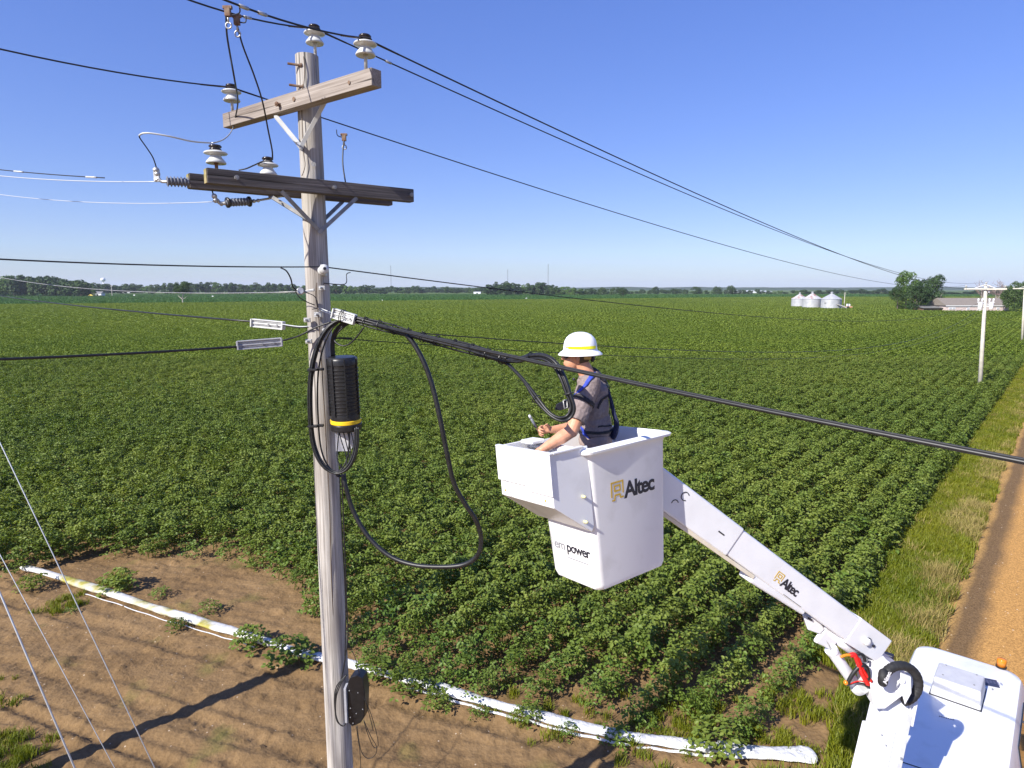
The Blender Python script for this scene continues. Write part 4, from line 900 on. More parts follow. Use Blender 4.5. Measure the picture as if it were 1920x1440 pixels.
# ------------------------------------------------------------------ far poles
def far_pole(px_b, base, px_t, top, label, gear=True, k=1.0):
    a = G(px_b, base); b = P(px_t, top + 5, a.y); s2 = a.y / FPX
    r = empty('utility_pole', a); tag(r, label, 'utility pole')
    g = MB(); g.tube([a, a.lerp(b, .5), b], [.145, .12, .095], 14); obj('shaft', g, M['farpole'], r, smooth=True)
    A = b + RN * -1.18 * k + Vector((0, 0, -.28)); B = b + RN * 1.18 * k + Vector((0, 0, -.28)); A.z += 0; dirn = -RD * .14
    g = MB(); g.box((A + B) / 2 + dirn, (B - A) / 2, RD * .05, (0, 0, .055)); ar = obj('crossarm', g, M['farpole'], r, bevel=.01)
    for t in (-1, 1):
        g = MB(); g.tube([b + dirn + Vector((0, 0, .02)), b + RN * t * .6 * k + dirn + Vector((0, 0, -.24))], .018, 6); obj('brace', g, M['farwhite'], r)
    tops = []
    for t in (-1.08, 1.08):
        q = b + RN * t * k + dirn + Vector((0, 0, -.22)); g = MB(); g.lathe([(.02, 0), (.02, .06), (.07, .07), (.05, .12), (.07, .14), (.03, .2)], q, n=12); obj('insulator', g, M['porcelain'], r, smooth=True); tops.append(q + Vector((0, 0, .2)))
    q = b + Vector((0, 0, .0)); g = MB(); g.lathe([(.02, 0), (.02, .06), (.07, .07), (.05, .12), (.07, .14), (.03, .2)], q, n=12); obj('insulator', g, M['porcelain'], r, smooth=True); tops.append(q + Vector((0, 0, .2)))
    if gear:
        for t in (-1, 1):
            c = a.lerp(b, .82) + Vector((1, 0, 0)) * t * .38 + Vector((0, -.1, -.02))
            g = MB(); g.lathe([(.10, -.30), (.125, -.27), (.125, .10), (.10, .14), (.04, .16)], c, n=16); tk = obj('equipment_tank', g, M['farwhite'], r, smooth=True)
            for ox in (-.15, .12): g = MB(); g.lathe([(.03, 0), (.03, .02), (.055, .03), (.05, .22), (.03, .24)], c + Vector((ox, 0, .20)), n=10); obj('bushing', g, M['farwhite'], tk, smooth=True)
            g = MB(); g.box(c + Vector((0, 0, .19)), (.20, 0, 0), (0, .03, 0), (0, 0, .022)); obj('bushing_bar', g, M['farwhite'], tk)
            g = MB(); g.tube([c + Vector((0, 0, -.1)), a.lerp(b, .80)], .03, 6); g.tube([c + Vector((0, 0, .05)), a.lerp(b, .825)], .03, 6); obj('bracket', g, M['farwhite'], r)
        g = MB(); g.ball(b + Vector((.2, -.1, -.48)), .06, 10, 6); obj('lamp', g, M['farwhite'], r, smooth=True)
        g = MB(); g.tube([a.lerp(b, .70), a.lerp(b, .705) + Vector((.16, 0, 0))], .02, 5); obj('step_bolt', g, M['farwhite'], r)
    return tops
FT = far_pole(1836.5, 737, 1848.5, 529, 'pale distant utility pole standing in the crop with white tanks', True)
FT2 = far_pole(1916, 646, 1921.5, 532, 'slim pale utility pole at the very right edge', False, 1.0)

# left pole, just outside the picture: carries the slack span, the three guys and the shadow on the soil
LP = Vector((-8.21, 7.77, 0)); lp = empty('utility_pole', LP); tag(lp, 'wooden guyed pole at the left whose long shadow lies on the bare soil', 'utility pole')
g = MB(); g.tube([LP, LP + Vector((0, 0, 4)), LP + Vector((0, 0, 9.2))], [.15, .13, .10], 22); obj('shaft', g, M['pole'], lp, smooth=True)

# ------------------------------------------------------------------ conductors and jumpers
def wire(name, pts, r, m, label, cat, group=None, n=6, flat=1.0):
    g = MB(); g.tube(pts, r, n); o = obj(name, g, M[m], smooth=True); tag(o, label, cat, group); return o
BACK = Vector((-.656, -.755, 0))
bk = {}; PATHS = []
def through(a, ins, far, sag, r, label, name='conductor'):
    """from behind-left over the insulator to the far pole"""
    L = sagline(a, ins, .04, 10)[:-1] + sagline(ins, far, sag, 60); L_full = [a + (a - ins).normalized() * 22] + L; bk[ins.x] = L[9]; PATHS.append(L)
    return wire(name, L_full, r, 'wire', label, 'power line', 'overhead conductors')
through(P(330, -9, 5.05), I_T, FT[2], .85, .0068, 'lower of the two close overhead conductors, tied over the pole top insulator')
through(P(380, -17, 4.1), I_R, FT[1], .95, .0068, 'upper of the two close overhead conductors, tied over the right crossarm insulator')
through(P(-60, 78, 5.2), I_L, FT[0], .80, .0068, 'single overhead conductor tied over the left end insulator of the upper crossarm')
sp = sp_c + Vector((0, 0, .028)); a_n = P(-40, 484, 4.3); L = [a_n + (a_n - sp).normalized() * 22] + sagline(a_n, sp, .02, 12)[:-1] + sagline(sp, FT[2] + Vector((0, 0, -1.25)), .9, 50)
wire('neutral_wire', L, .0062, 'wire', 'thin wire crossing the pole at the small white spool', 'power line', 'overhead conductors')
def wrap(c, d, k=5, r=.012, w_=.0042, L=.10):
    """tie wire turned round the conductor"""
    d = Vector(d).normalized(); A = d.orthogonal().normalized(); B = d.cross(A); out = []
    for i in range(k * 8 + 1):
        t = 2 * math.pi * i / 8; out.append(Vector(c) + d * (L * (i / (k * 8) - .5)) + A * math.cos(t) * r + B * math.sin(t) * r)
    g = MB(); g.tube(out, w_, 4); return g
for q, far, L_ in ((I_T, FT[2], PATHS[0]), (I_R, FT[1], PATHS[1]), (I_L, FT[0], PATHS[2])):
    d = (L_[11] - L_[10]).normalized()
    g = MB(); g.tube([q - (q - bk[q.x]).normalized() * .30, q - (q - bk[q.x]).normalized() * .1, q, q + d * .1, q + d * .34], [.0075, .009, .0100, .009, .0075], 6)
    ring = [q + Vector((math.cos(t) * .05, math.sin(t) * .05, -.006)) for t in np.linspace(0, 6.28, 17)]; g.tube(ring, .006, 5)
    obj('tie_wire', g, M['brownglaze'], pole)
# slack span conductors to the left pole
DE1 = P(300, 338, 5.60); DE2 = P(405, 378, 5.85)
wire('slack_conductor', sagline(P(-262, 285, 8.0), DE1 + Vector((0, 0, -.01)), .10, 30), .0040, 'alu', 'bright wire pulled off left from the ribbed insulator at the crossarm end', 'power line', 'bright slack wires')
wire('slack_conductor', sagline(P(-262, 309, 8.1), DE2, .16, 30), .0030, 'alu', 'lowest bright wire running left below the double crossarm', 'power line', 'bright slack wires')
SL = sagline(P(-262, 277, 7.9), P(196, 333.5, 5.9), .05, 24); wire('slack_conductor', SL, .0050, 'wire', 'dark wire with bright splices ending in the bright slack wire', 'power line')
for xa, lb in ((38, 'outer bright splice sleeve at the left edge'), (175, 'inner bright splice sleeve on the dark slack wire')):
    k_ = min(range(len(SL) - 1), key=lambda q: abs(960 + FPX * SL[q].x / ((SL[q] - Vector((0, 0, CH))).dot(fwd)) - xa)); d = (SL[k_ + 1] - SL[k_]).normalized(); c = SL[k_]
    wire('splice_sleeve', [c - d * .075, c + d * .075], .0085, 'alu', lb, 'splice sleeve')
def strain_insulator(a, b, n, r1, r0, m, label):
    a = Vector(a); b = Vector(b); L = (b - a).length; o = empty('strain_insulator', a); tag(o, label, 'insulator'); prof = [(r0, 0)]
    for i in range(n):
        z = L * (i + .25) / n; prof += [(r0, z - L * .20 / n), (r1, z), (r1, z + L * .22 / n), (r0, z + L * .42 / n)]
    prof.append((r0, L)); g = MB(); g.lathe(prof, a, b - a, 22); obj('shed_stack', g, M[m], o, smooth=False, sm_angle=40)
    return o
s1 = strain_insulator(P(312, 340, 5.60), P(357, 342, 5.70), 7, .043, .030, 'polymer', 'grey ribbed insulator in line with the left end of the double crossarm')
g = MB(); g.tube(spline([P(292, 338, 5.60), P(298, 336, 5.6), P(303, 340, 5.6), P(313, 341, 5.60)], 4), [.018, .018, .018, .018, .016, .015, .014, .014, .013, .013, .012, .012, .012], 8); g.box(P(294, 330, 5.6), (.022, 0, 0), (0, .012, 0), (0, 0, .045)); g.ball(P(293, 319, 5.6), .026, 10, 6); g.ball(P(295, 326, 5.6), .024, 10, 6)
g.tube([P(287, 318, 5.6), P(298, 318, 5.6)], .008, 6); g.tube([P(288, 326, 5.6), P(300, 326, 5.6)], .008, 6); obj('clevis_clamp', g, M['steel'], s1, bevel=.002)
s2_ = strain_insulator(P(424, 380, 5.84), P(467, 378, 6.0), 8, .036, .024, 'polymer', 'dark ribbed insulator hanging under the left half of the double crossarm')
g = MB(); g.tube(spline([P(403, 372, 5.8), P(408, 376, 5.82), P(413, 381, 5.83), P(424, 381, 5.84)], 4), .016, 8); g.ball(P(402, 368, 5.8), .024, 10, 6); g.ball(P(404, 376, 5.8), .022, 10, 6); g.ball(P(415, 382, 5.83), .02, 8, 6)
obj('clevis_clamp', g, M['steel'], s2_, smooth=True)
g = MB(); g.tube(spline([P(467, 378, 6.0), P(478, 377, 6.03), P(482, 376, 6.05), P(500, 373, 6.1), P(560, 362, 6.3)], 4), .010, 8); g.ball(P(476, 377, 6.02), .018, 10, 6); g.ball(P(484, 376, 6.04), .017, 10, 6); obj('link_rod', g, M['steel'], s2_, smooth=True)
g = MB(); c_ = P(424.5, 380, 5.84); g.lathe([(.030, 0), (.046, .006), (.046, .018), (.03, .022)], c_, P(467, 378, 6.0) - c_, 20); c_ = P(465, 378, 5.99); g.lathe([(.030, 0), (.046, .006), (.046, .018), (.03, .022)], c_, P(467, 378, 6.0) - P(424, 380, 5.84), 20); obj('end_shed', g, M['blackplastic'], s2_, smooth=True)
def jump(pts, r, m, label, cat='jumper wire'):
    return wire('jumper_wire', spline([P(*p) for p in pts], 7), r, m, label, cat)
jump([(424, 18, 5.25), (425, 60, 5.3), (431, 100, 5.4), (440, 150, 5.5), (446, 190, 6.2), (441, 222, 6.6), (437, 240, 6.62)], .0072, 'rubber', 'left black jumper dropping from the clamp above to the left crossarm end')
jump([(444, 44, 5.3), (455, 85, 5.35), (476, 140, 5.45), (492, 190, 5.55), (503, 245, 5.7), (510, 280, 5.85), (511, 296, 5.95)], .0072, 'rubber', 'right black jumper dropping from the upper clamp to the insulator beside the pole')
jump([(437, 240, 6.6), (430, 252, 6.2), (418, 262, 5.9), (404, 267, 5.72), (396, 268, 5.70)], .0058, 'steel', 'short grey tail from the upper crossarm to the big left insulator')
jump([(396, 268, 5.68), (360, 265, 5.5), (320, 256, 5.35), (285, 250, 5.3), (268, 250, 5.3), (261, 254, 5.32)], .0068, 'alu', 'bright looping wire from the big left insulator out to the left')
jump([(261, 254, 5.32), (263, 260, 5.34), (275, 277, 5.45), (287, 296, 5.54), (294, 317, 5.6)], .0052, 'wire', 'thin dark wire closing the loop down to the ribbed insulator clamp')
jump([(508, 303, 5.98), (495, 302, 6.0), (478, 309, 6.05), (462, 316, 6.1), (448, 319, 6.12)], .0062, 'rubber', 'dark wire dipping left from the insulator beside the pole')
jump([(397, 352, 5.8), (399, 362, 5.8), (402, 370, 5.8)], .006, 'wire', 'very short dark wire under the left end of the double crossarm')
jump([(645, 259, 7.1), (643, 285, 7.05), (643, 310, 7.0), (648, 343, 6.9)], .0075, 'rubber', 'black jumper hanging from the left conductor to the right half of the double crossarm')
jump([(526, 502, 5.6), (537, 508, 5.62), (545, 522, 5.7), (549, 537, 5.8), (556, 545, 5.9)], .0065, 'wire', 'curved tail from the neutral wire left of the pole to its clamp')
jump([(657, 511, 6.6), (650, 514, 6.55), (650, 528, 6.5), (645, 533, 6.4), (630, 533, 6.25), (607, 531, 6.1)], .0045, 'wire', 'small hooked tail from the neutral wire right of the pole')
def hotclamp(px, py, Y, label, m='rust'):
    c = P(px, py, Y); o = empty('line_clamp', c); tag(o, label, 'clamp'); g = MB()
    g.box(c, (.022, 0, 0), (0, .016, 0), (0, 0, .035)); g.box(c + Vector((.0, 0, .03)), (.035, 0, 0), (0, .014, 0), (0, 0, .012)); obj('clamp_body', g, M[m], o, bevel=.004)
    g = MB(); g.tube([c + Vector((0, 0, -.03)), c + Vector((0, 0, -.075))], .008, 6); t = [c + Vector((math.cos(a) * .022, 0, -.098 + math.sin(a) * .022)) for a in np.linspace(0, 6.28, 13)]; g.tube(t, .006, 5); obj('eye_screw', g, M['steel'], o, smooth=True)
hotclamp(427, 22, 5.25, 'line clamp with an eye ring at the top of the left jumper')
hotclamp(444, 38, 5.3, 'rust coloured line clamp at the top of the right jumper')
hotclamp(645, 258, 7.1, 'small line clamp on the long left conductor right of the pole')
for pts, lb in (([(449, 12, 5.0), (449, 24, 5.05), (436, 28, 5.2)], 'short stirrup wire joining the upper conductor to the left clamp'), ([(461, 30, 5.3), (460, 42, 5.3), (447, 41, 5.3)], 'short stirrup wire joining the lower conductor to the right clamp'), ([(631, 243, 7.05), (633, 254, 7.06), (644, 257, 7.1), (650, 251, 7.12)], 'short stirrup wire joining the long left conductor to its clamp')):
    jump(pts, .005, 'blue' if 'zz' in lb else 'wire', lb, 'stirrup wire')
def at_px(L, px):
    for a, b in zip(L, L[1:]):
        pa, pb = [960 + FPX * v.x / ((v - Vector((0, 0, CH))).dot(fwd)) for v in (a, b)]
        if pa <= px <= pb: return a.lerp(b, (px - pa) / (pb - pa)), (b - a).normalized()
for k_, px, lb in ((1, 457, 'light sleeve on the upper conductor near the top clamps'), (1, 492, 'light sleeve on the upper conductor nearer the pole'), (0, 464, 'light sleeve on the lower conductor near the top clamps'), (0, 728, 'light sleeve on the lower conductor right of the crossarm end')):
    c, d = at_px(PATHS[k_], px); wire('wire_sleeve', [c - d * .035, c + d * .035], .012, 'steel', lb, 'sleeve')
# clamp of the neutral left of the pole
c = P(563, 546, 5.95); o = empty('guy_clamp', c); tag(o, 'round galvanised clamp left of the pole where the pale wire ends', 'clamp')
g = MB(); g.lathe([(.030, -.02), (.036, 0), (.030, .02)], c, (.3, -.9, .2), 16); g.box(c + Vector((.06, .03, -.0)), (.06, 0, .012), (0, .012, 0), (0, 0, .012)); obj('clamp_body', g, M['steel'], o, bevel=.004)
g = MB(); g.tube(spline([P(552, 540, 5.9), P(560, 556, 5.9), P(575, 566, 6.0), P(590, 572, 6.02)], 5), .005, 5); g.tube(spline([P(572, 548, 5.95), P(590, 556, 6.0), P(596, 575, 6.02), P(585, 580, 6.02)], 5), .004, 5); obj('wire_tail', g, M['wire'], o)
wire('pale_span_wire', sagline(P(-40, 512, 11), P(556, 547, 5.93), .12, 24), .0036, 'steel', 'pale wire fading away to the left just below the horizon beside the pole', 'wire')
# guys to the ground at the left
for (a, b, top, r_, m_, lb) in (((0, 830), (290, 1440), 9.0, .0055, 'alu', 'rightmost of the three straight guy wires at the lower left'), ((0, 1040), (215, 1440), 7.25, .0042, 'alu', 'middle and thinnest guy wire at the lower left'), ((0, 1112), (140, 1440), 7.7, .0095, 'alu', 'leftmost and thickest guy wire at the lower left')):
    t0 = LP + Vector((0, 0, top)); ax_, ay_ = b
    rdir = (P(ax_, ay_, 5) - Vector((0, 0, CH))); a1 = P(a[0], a[1], 7.0)
    # the guy lies in the plane of the eye and the two picture points; it meets the soil below the frame
    nrm = (P(a[0], a[1], 5) - Vector((0, 0, CH))).cross(rdir); 
    # top on the left pole, foot where that plane meets the line y = 5.6 on the soil
    t0.z = CH - (nrm.x * t0.x + nrm.y * t0.y) / nrm.z
    yf = 5.5; xf = -(nrm.y * yf + nrm.z * (0 - CH)) / nrm.x
    o = wire('guy_wire', [t0, Vector((xf, yf, 0))], r_, m_, lb, 'guy wire', 'guy wires at the lower left', n=8)

# ------------------------------------------------------------------ telecom cables
SA = P(668, 600, 6.0)
strand = sagline(SA, P(1990, 880, 2.45), .03, 40)
cab = sagline(SA, P(1990, 880, 2.45), .03, 40)
ext_ = strand[-1] + (strand[-1] - strand[0]).normalized() * 16
wire('strand_cable', strand + [ext_], .0118, 'rubber', 'thick black cable sweeping right across the picture in front of the worker', 'cable')
lash = []
for i in range(900):
    t = i / 899; a = 2 * math.pi * i / 7.0; k = t * 40; j = min(int(k), 39); c = strand[j].lerp(strand[j + 1], k - j); lash.append(c + Vector((0, math.cos(a), math.sin(a))) * .0145)
g = MB(); g.tube([p + Vector((0, 0, .012)) for p in strand + [ext_]], .006, 6); o = obj('messenger_wire', g, M['wire'], smooth=True); tag(o, 'thin steel messenger riding on top of the thick black cable', 'cable')
wire('span_cable', sagline(P(740, 621, 6.1), FT[2] + Vector((0, 0, -1.6)), 1.25, 50), .0065, 'rubber', 'upper of two thin cables running low over the crop behind the hard hat', 'cable', 'thin cables running to the far pole')
wire('span_cable', sagline(P(626, 634, 6.25), FT[2] + Vector((0, 0, -2.1)), 1.25, 50), .0048, 'rubber', 'lower of two thin cables running low over the crop behind the hard hat', 'cable', 'thin cables running to the far pole')
wire('span_cable', [P(446, 650, 5.75).lerp(P(-40, 675, 4.5), 6)] + sagline(P(-40, 675, 4.5), P(446, 650, 5.75), .01, 20), .0115, 'rubber', 'black cable entering from the left edge into the lower slotted grip', 'cable')
wire('span_cable', sagline(P(-160, 517, 30), P(474, 603, 6.6), .22, 40), .0105, 'rubber', 'black cable coming from the far left into the upper slotted grip', 'cable')
wire('span_cable', spline([P(528, 639, 5.95), P(560, 630, 6.0), P(592, 614, 6.03), P(625, 603, 6.02), P(655, 598, 5.98)], 6), .0085, 'rubber', 'black cable from the lower slotted grip across the pole', 'cable')
wire('span_cable', spline([P(532, 610, 6.2), P(560, 614, 6.1), P(578, 613, 6.05)], 6), .0075, 'wire', 'dark tail between the upper slotted grip and the pole', 'cable')
wire('bail_wire', spline([P(530, 608, 6.2), P(558, 612, 6.1), P(582, 612, 6.05)], 4), .005, 'alu', 'pale bail wire between the upper slotted grip and the pole', 'wire')
wire('bail_wire', [P(598, 577, 6.05), P(626, 588, 6.0)], .005, 'alu', 'upper pale bail wire of the grip right of the pole', 'wire')
wire('bail_wire', [P(599, 580, 6.05), P(626, 592, 6.0)], .005, 'alu', 'lower pale bail wire of the grip right of the pole', 'wire')
def snow_grip(a, b, h, label, m, Y=(0, 0, 1)):
    a = Vector(a); b = Vector(b); X = (b - a); L = X.length; X.normalize(); V_ = Vector((0, -1, 0)); V_ = (V_ - X * V_.dot(X)).normalized(); U_ = X.cross(V_); 
    if U_.z < 0: U_ = -U_
    c = (a + b) / 2; o = empty('cable_grip', c); tag(o, label, 'cable grip')
    g = MB(); g.box(c, X * L * .5, U_ * h * .42, V_ * h * .18); g.box(c + U_ * h * .42, X * L * .47, U_ * h * .06, V_ * h * .32); g.box(c - U_ * h * .42, X * L * .47, U_ * h * .06, V_ * h * .32)
    g.box(c + V_ * h * .2, X * L * .5, U_ * h * .07, V_ * h * .1); g.box(c + U_ * h * .2 + V_ * h * .2, X * L * .40, U_ * h * .03, V_ * h * .06); g.box(c - U_ * h * .2 + V_ * h * .2, X * L * .40, U_ * h * .03, V_ * h * .06)
    obj('grip_body', g, M[m], o, bevel=.003)
    g = MB()
    for t in (.03, .97): q = a.lerp(b, t) + V_ * h * .12; g.box(q, X * .006, U_ * h * .46, V_ * .03)
    obj('rib', g, M[m], o, bevel=.002)
    g = MB()
    for t in (.55, .8): q = a.lerp(b, t) + V_ * h * .31; g.lathe([(.008, -.01), (.008, .012)], q, V_, 8)
    obj('screw', g, M['steel'], o); return o
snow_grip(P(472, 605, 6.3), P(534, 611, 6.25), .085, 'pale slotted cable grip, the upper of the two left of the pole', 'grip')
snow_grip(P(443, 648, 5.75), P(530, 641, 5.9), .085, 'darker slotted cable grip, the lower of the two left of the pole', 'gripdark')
g_ = snow_grip(P(625, 587, 5.95), P(667, 600, 5.9), .10, 'pale slotted cable grip strapped to the cable bundle right of the pole', 'grip')
g = MB()
for t in (.38, .46):
    c = P(625, 587, 5.95).lerp(P(667, 600, 5.9), t); d = (P(667, 600, 5.9) - P(625, 587, 5.95)).normalized(); A = d.orthogonal().normalized(); B = d.cross(A)
    g.tube([c + (A * math.cos(x) + B * math.sin(x)) * .058 for x in np.linspace(0, 6.28, 17)], .004, 5)
obj('cable_tie', g, M['rubber'], g_)
# lashed bundle with its figure-eight loop
def Pp(t3): return P(*t3)
BP = [(664, 598, 5.92), (700, 607, 5.82), (740, 618, 5.68), (780, 629, 5.52), (820, 639, 5.35), (870, 651, 5.15), (915, 664, 4.95), (950, 676, 4.80)]
LOOP = [(950, 676, 4.80), (972, 675, 4.70), (995, 669, 4.60), (1018, 669, 4.50), (1038, 680, 4.42), (1054, 705, 4.36), (1066, 738, 4.32), (1074, 765, 4.30), (1066, 782, 4.30), (1050, 786, 4.30), (1030, 775, 4.34), (1006, 748, 4.44), (984, 716, 4.58), (964, 694, 4.70), (950, 681, 4.80), (930, 672, 4.9)]
offs = [(0, 0), (.016, .012), (-.014, .014), (.012, -.018), (-.018, -.012), (.0, .030), (.004, -.034)]
base_o = empty('cable_bundle', P(800, 634, 5.4)); tag(base_o, 'thick bundle of lashed black cables running from the pole to the worker', 'cable bundle')
for i, (a, b) in enumerate(offs):
    pts_ = spline([Pp(q) + Vector((0, a, b)) * (1 + .25 * math.sin(j * 1.7 + i)) for j, q in enumerate(BP)], 6); g = MB(); g.tube(pts_, .0115 if i < 5 else .0075, 8); obj('cable_strand', g, M['rubber'], base_o, smooth=True)
for i, q in enumerate(spline([Pp(x_) for x_ in BP], 3)[2:-1:2]):
    d = Vector((.7, -.55, -.1)).normalized(); A = d.orthogonal().normalized(); B = d.cross(A); g = MB(); g.tube([q + (A * math.cos(x_) + B * math.sin(x_)) * .043 for x_ in np.linspace(0, 6.28, 15)], .0045, 5); g.box(q + Vector((0, -.03, .045)), (.004, 0, 0), (0, .004, 0), (0, 0, .012)); obj('cable_tie', g, M['rubber'], base_o)
lo_ = empty('cable_loop', P(1010, 730, 4.4)); tag(lo_, 'hanging loop of black cables in front of the worker', 'cable loop')
for i, (a, b) in enumerate(((0, 0), (.012, .016), (-.012, -.017), (.016, -.006), (-.014, .010))):
    pp_ = []
    for j, q in enumerate(LOOP):
        c = Pp(q); ctr = Pp((1010, 728, 4.42)); d = (c - ctr).normalized(); pp_.append(c + d * b * 1.0 + Vector((0, a, 0)))
    g = MB(); g.tube(spline(pp_, 6), .0105, 8); obj('cable_strand', g, M['rubber'], lo_, smooth=True)
for k in (0, 2, 6, 11): 
    q = Pp(LOOP[k]); d = (Pp(LOOP[k + 1]) - q).normalized(); A = d.orthogonal().normalized(); B = d.cross(A); g = MB(); g.tube([q + (A * math.cos(x_) + B * math.sin(x_)) * .032 for x_ in np.linspace(0, 6.28, 15)], .0045, 5); obj('cable_tie', g, M['blackplastic'], lo_)
wire('drip_loop', spline([P(*q) for q in ((762, 628, 5.55), (776, 645, 5.53), (795, 680, 5.5), (811, 725, 5.48), (824, 780, 5.46), (838, 850, 5.46), (851, 905, 5.48), (872, 945, 5.5), (892, 975, 5.52), (902, 1008, 5.55), (896, 1040, 5.6), (872, 1058, 5.65), (830, 1063, 5.7), (775, 1059, 5.8), (730, 1042, 5.88), (692, 1008, 5.95), (664, 962, 6.0), (649, 915, 6.02), (644, 888, 6.05))], 6), .0215, 'rubber', 'single long black cable hanging in a wide loop over the crop right of the pole', 'cable', n=10)
wire('drip_loop', spline([P(*q) for q in ((682, 614, 5.85), (672, 628, 5.88), (655, 645, 5.92), (640, 648, 5.95), (628, 640, 5.98), (632, 634, 6.0), (660, 634, 6.05))], 6), .0075, 'rubber', 'small cable loop just under the grip right of the pole', 'cable')
# coil of cables round the splice case
co = empty('cable_coil', P(600, 740, 6.0)); tag(co, 'slack black cables coiled down both sides of the pole around the splice case', 'cable coil')
CPATH = [(655, 600, 5.95), (628, 604, 5.93), (606, 626, 5.92), (590, 665, 5.92), (582, 715, 5.92), (582, 780, 5.92), (588, 835, 5.92), (603, 870, 5.90), (625, 887, 5.88), (645, 884, 5.86), (660, 866, 5.86), (668, 838, 5.88), (669, 800, 5.9)]
for i, (dx, dy) in enumerate(((0, 0), (3, 2), (-3, 1), (14, -6))):
    pp_ = [P(px + dx * (1 if px < 630 else -1), py + dy * (-1 if py > 800 else 1), Y + .018 * i) for px, py, Y in CPATH]
    g = MB(); g.tube(spline(pp_, 6), .0100 if i < 3 else .008, 8); obj('cable_strand', g, M['rubber'], co, smooth=True)
for dx in (0, 4, 8, 13):
    pp_ = [P(px + dx * sgn, py, Y + .02) for px, py, Y, sgn in ((652, 601, 5.97, 1), (636, 610, 5.98, 1), (625, 625, 5.99, .6), (621, 645, 6.0, .4), (622, 668, 6.0, .4))]; g = MB(); g.tube(spline(pp_, 5), .0085, 7); obj('cable_strand', g, M['rubber'], co, smooth=True)
for py in (693, 799):
    c = P(587, py, 5.92); g = MB(); g.box(c, (.045, 0, 0), (0, .03, 0), (0, 0, .010)); g.box(c + Vector((.06, .03, 0)), (.03, 0, 0), (0, .02, 0), (0, 0, .012)); obj('strap', g, M['blackplastic'], co, bevel=.003)
# splice case
ct = P(641, 668, 6.0); cb = P(649, 800, 6.02); ax = (cb - ct); L = ax.length; axn = ax.normalized(); sc = empty('splice_case', cb); tag(sc, 'black ribbed cylinder case with a yellow band fixed right of the pole', 'splice case')
Rc = .142; prof = [(.02, 0), (Rc * .86, .004), (Rc * .97, .018), (Rc, .03), (Rc, .075), (Rc * .965, .08)]
nr = 13
for i in range(nr):
    z0 = .09 + (L * .80 - .09) * i / nr; dz = (L * .80 - .09) / nr; prof += [(Rc * .955, z0), (Rc * .955, z0 + dz * .55), (Rc * 1.0, z0 + dz * .62), (Rc * 1.0, z0 + dz * .85), (Rc * .955, z0 + dz * .92)]
prof += [(Rc * .97, L * .82), (Rc * .97, L * .88)]
g = MB(); g.lathe(prof, ct, axn, 40); obj('dome', g, M['blackplastic'], sc, smooth=False, sm_angle=35)
g = MB()
A = Vector((1, 0, 0)); A = (A - axn * A.dot(axn)).normalized(); B = axn.cross(A)
if B.y > 0: B = -B
for deg in (-62, -25, 22, 78, 128):
    a = math.radians(deg); d = A * math.sin(a) + B * math.cos(a); s_ = A * math.cos(a) - B * math.sin(a)
    g.box(ct + axn * L * .42 + d * Rc * .985, s_ * .005, d * .010, axn * L * .40)
obj('rib', g, M['blackplastic'], sc, bevel=.002)
g = MB(); g.lathe([(Rc * .99, L * .885), (Rc * 1.02, L * .89), (Rc * 1.02, L * .935), (Rc * .99, L * .94)], ct, axn, 40); obj('band', g, M['yellow'], sc, smooth=False, sm_angle=35)
g = MB(); g.lathe([(Rc * 1.03, L * .942), (Rc * 1.06, L * .95), (Rc * 1.06, L * 1.02), (Rc * .98, L * 1.04), (.02, L * 1.04)], ct, axn, 40)
obj('base_ring', g, M['blackplastic'], sc, bevel=.004)
g = MB(); g.lathe([(Rc * 1.0, L * .98), (Rc * 1.0, L * 1.0)], ct, axn, 8)
c1 = [P(628, 803, 5.97), P(664, 803, 6.0), P(665, 832, 6.02), P(656, 846, 6.02), P(630, 846, 5.98)]; g = MB(); g.prism(c1, (0, .02, 0)); obj('tag_card', g, M['card'], sc)
for x0_, x1_, xm in ((637, 632, 634), (641, 655, 648), (649, 658, 655), (655, 663, 662), (634, 650, 640)):
    g = MB(); g.tube(spline([P(x0_, 800, 5.94), P(xm, 826, 5.92), P(x1_, 858, 5.9), P((x1_ + 648) / 2, 878, 5.88)], 5), .0055, 6); obj('cable_tail', g, M['rubber'], sc, smooth=True)
g = MB(); g.box((cb + ct) / 2 + Vector((-.13, .07, 0)), (.035, 0, 0), (0, .02, 0), (0, 0, .30)); obj('bracket', g, M['greysteel'], sc, bevel=.004)
# small terminal low on the pole
tb = P(665, 1316, 6.0); to = empty('terminal_box', tb + Vector((0, 0, -.2))); tag(to, 'black cable terminal box low on the right side of the pole', 'terminal box')
g = MB(); g.prism([P(652, 1279, 5.93), P(656, 1270, 5.93), P(670, 1266, 5.95), P(680, 1272, 5.97), P(684, 1300, 5.97), P(683, 1345, 5.99), P(676, 1356, 5.98), P(660, 1363, 5.96), P(653, 1356, 5.95)], (.02, .13, 0)); obj('case', g, M['blackplastic'], to, bevel=.010)
g = MB(); g.box(P(650, 1318, 5.96), (.012, 0, 0), (0, .05, 0), (0, 0, .19)); obj('back_plate', g, M['gripdark'], to, bevel=.003)
g = MB()
for px, py in ((655, 1295), (671, 1299), (657, 1328), (668, 1338), (662, 1356), (680, 1330), (657, 1345)): g.ball(P(px, py, 5.93), .006, 6, 4)
obj('screw', g, M['steel'], to)
for i, (dx, w2) in enumerate(((0, 0), (3, 3), (6, 6))):
    g = MB(); g.tube(spline([P(650, 1265, 6.0), P(638 - dx, 1285, 5.97), P(630 - dx * .5, 1310, 5.95), P(630, 1340 + w2, 5.94), P(637, 1358, 5.93), P(646, 1360, 5.93), P(650, 1345, 5.94)], 5), .006, 6); obj('cable_tail', g, M['rubber'], to, smooth=True)
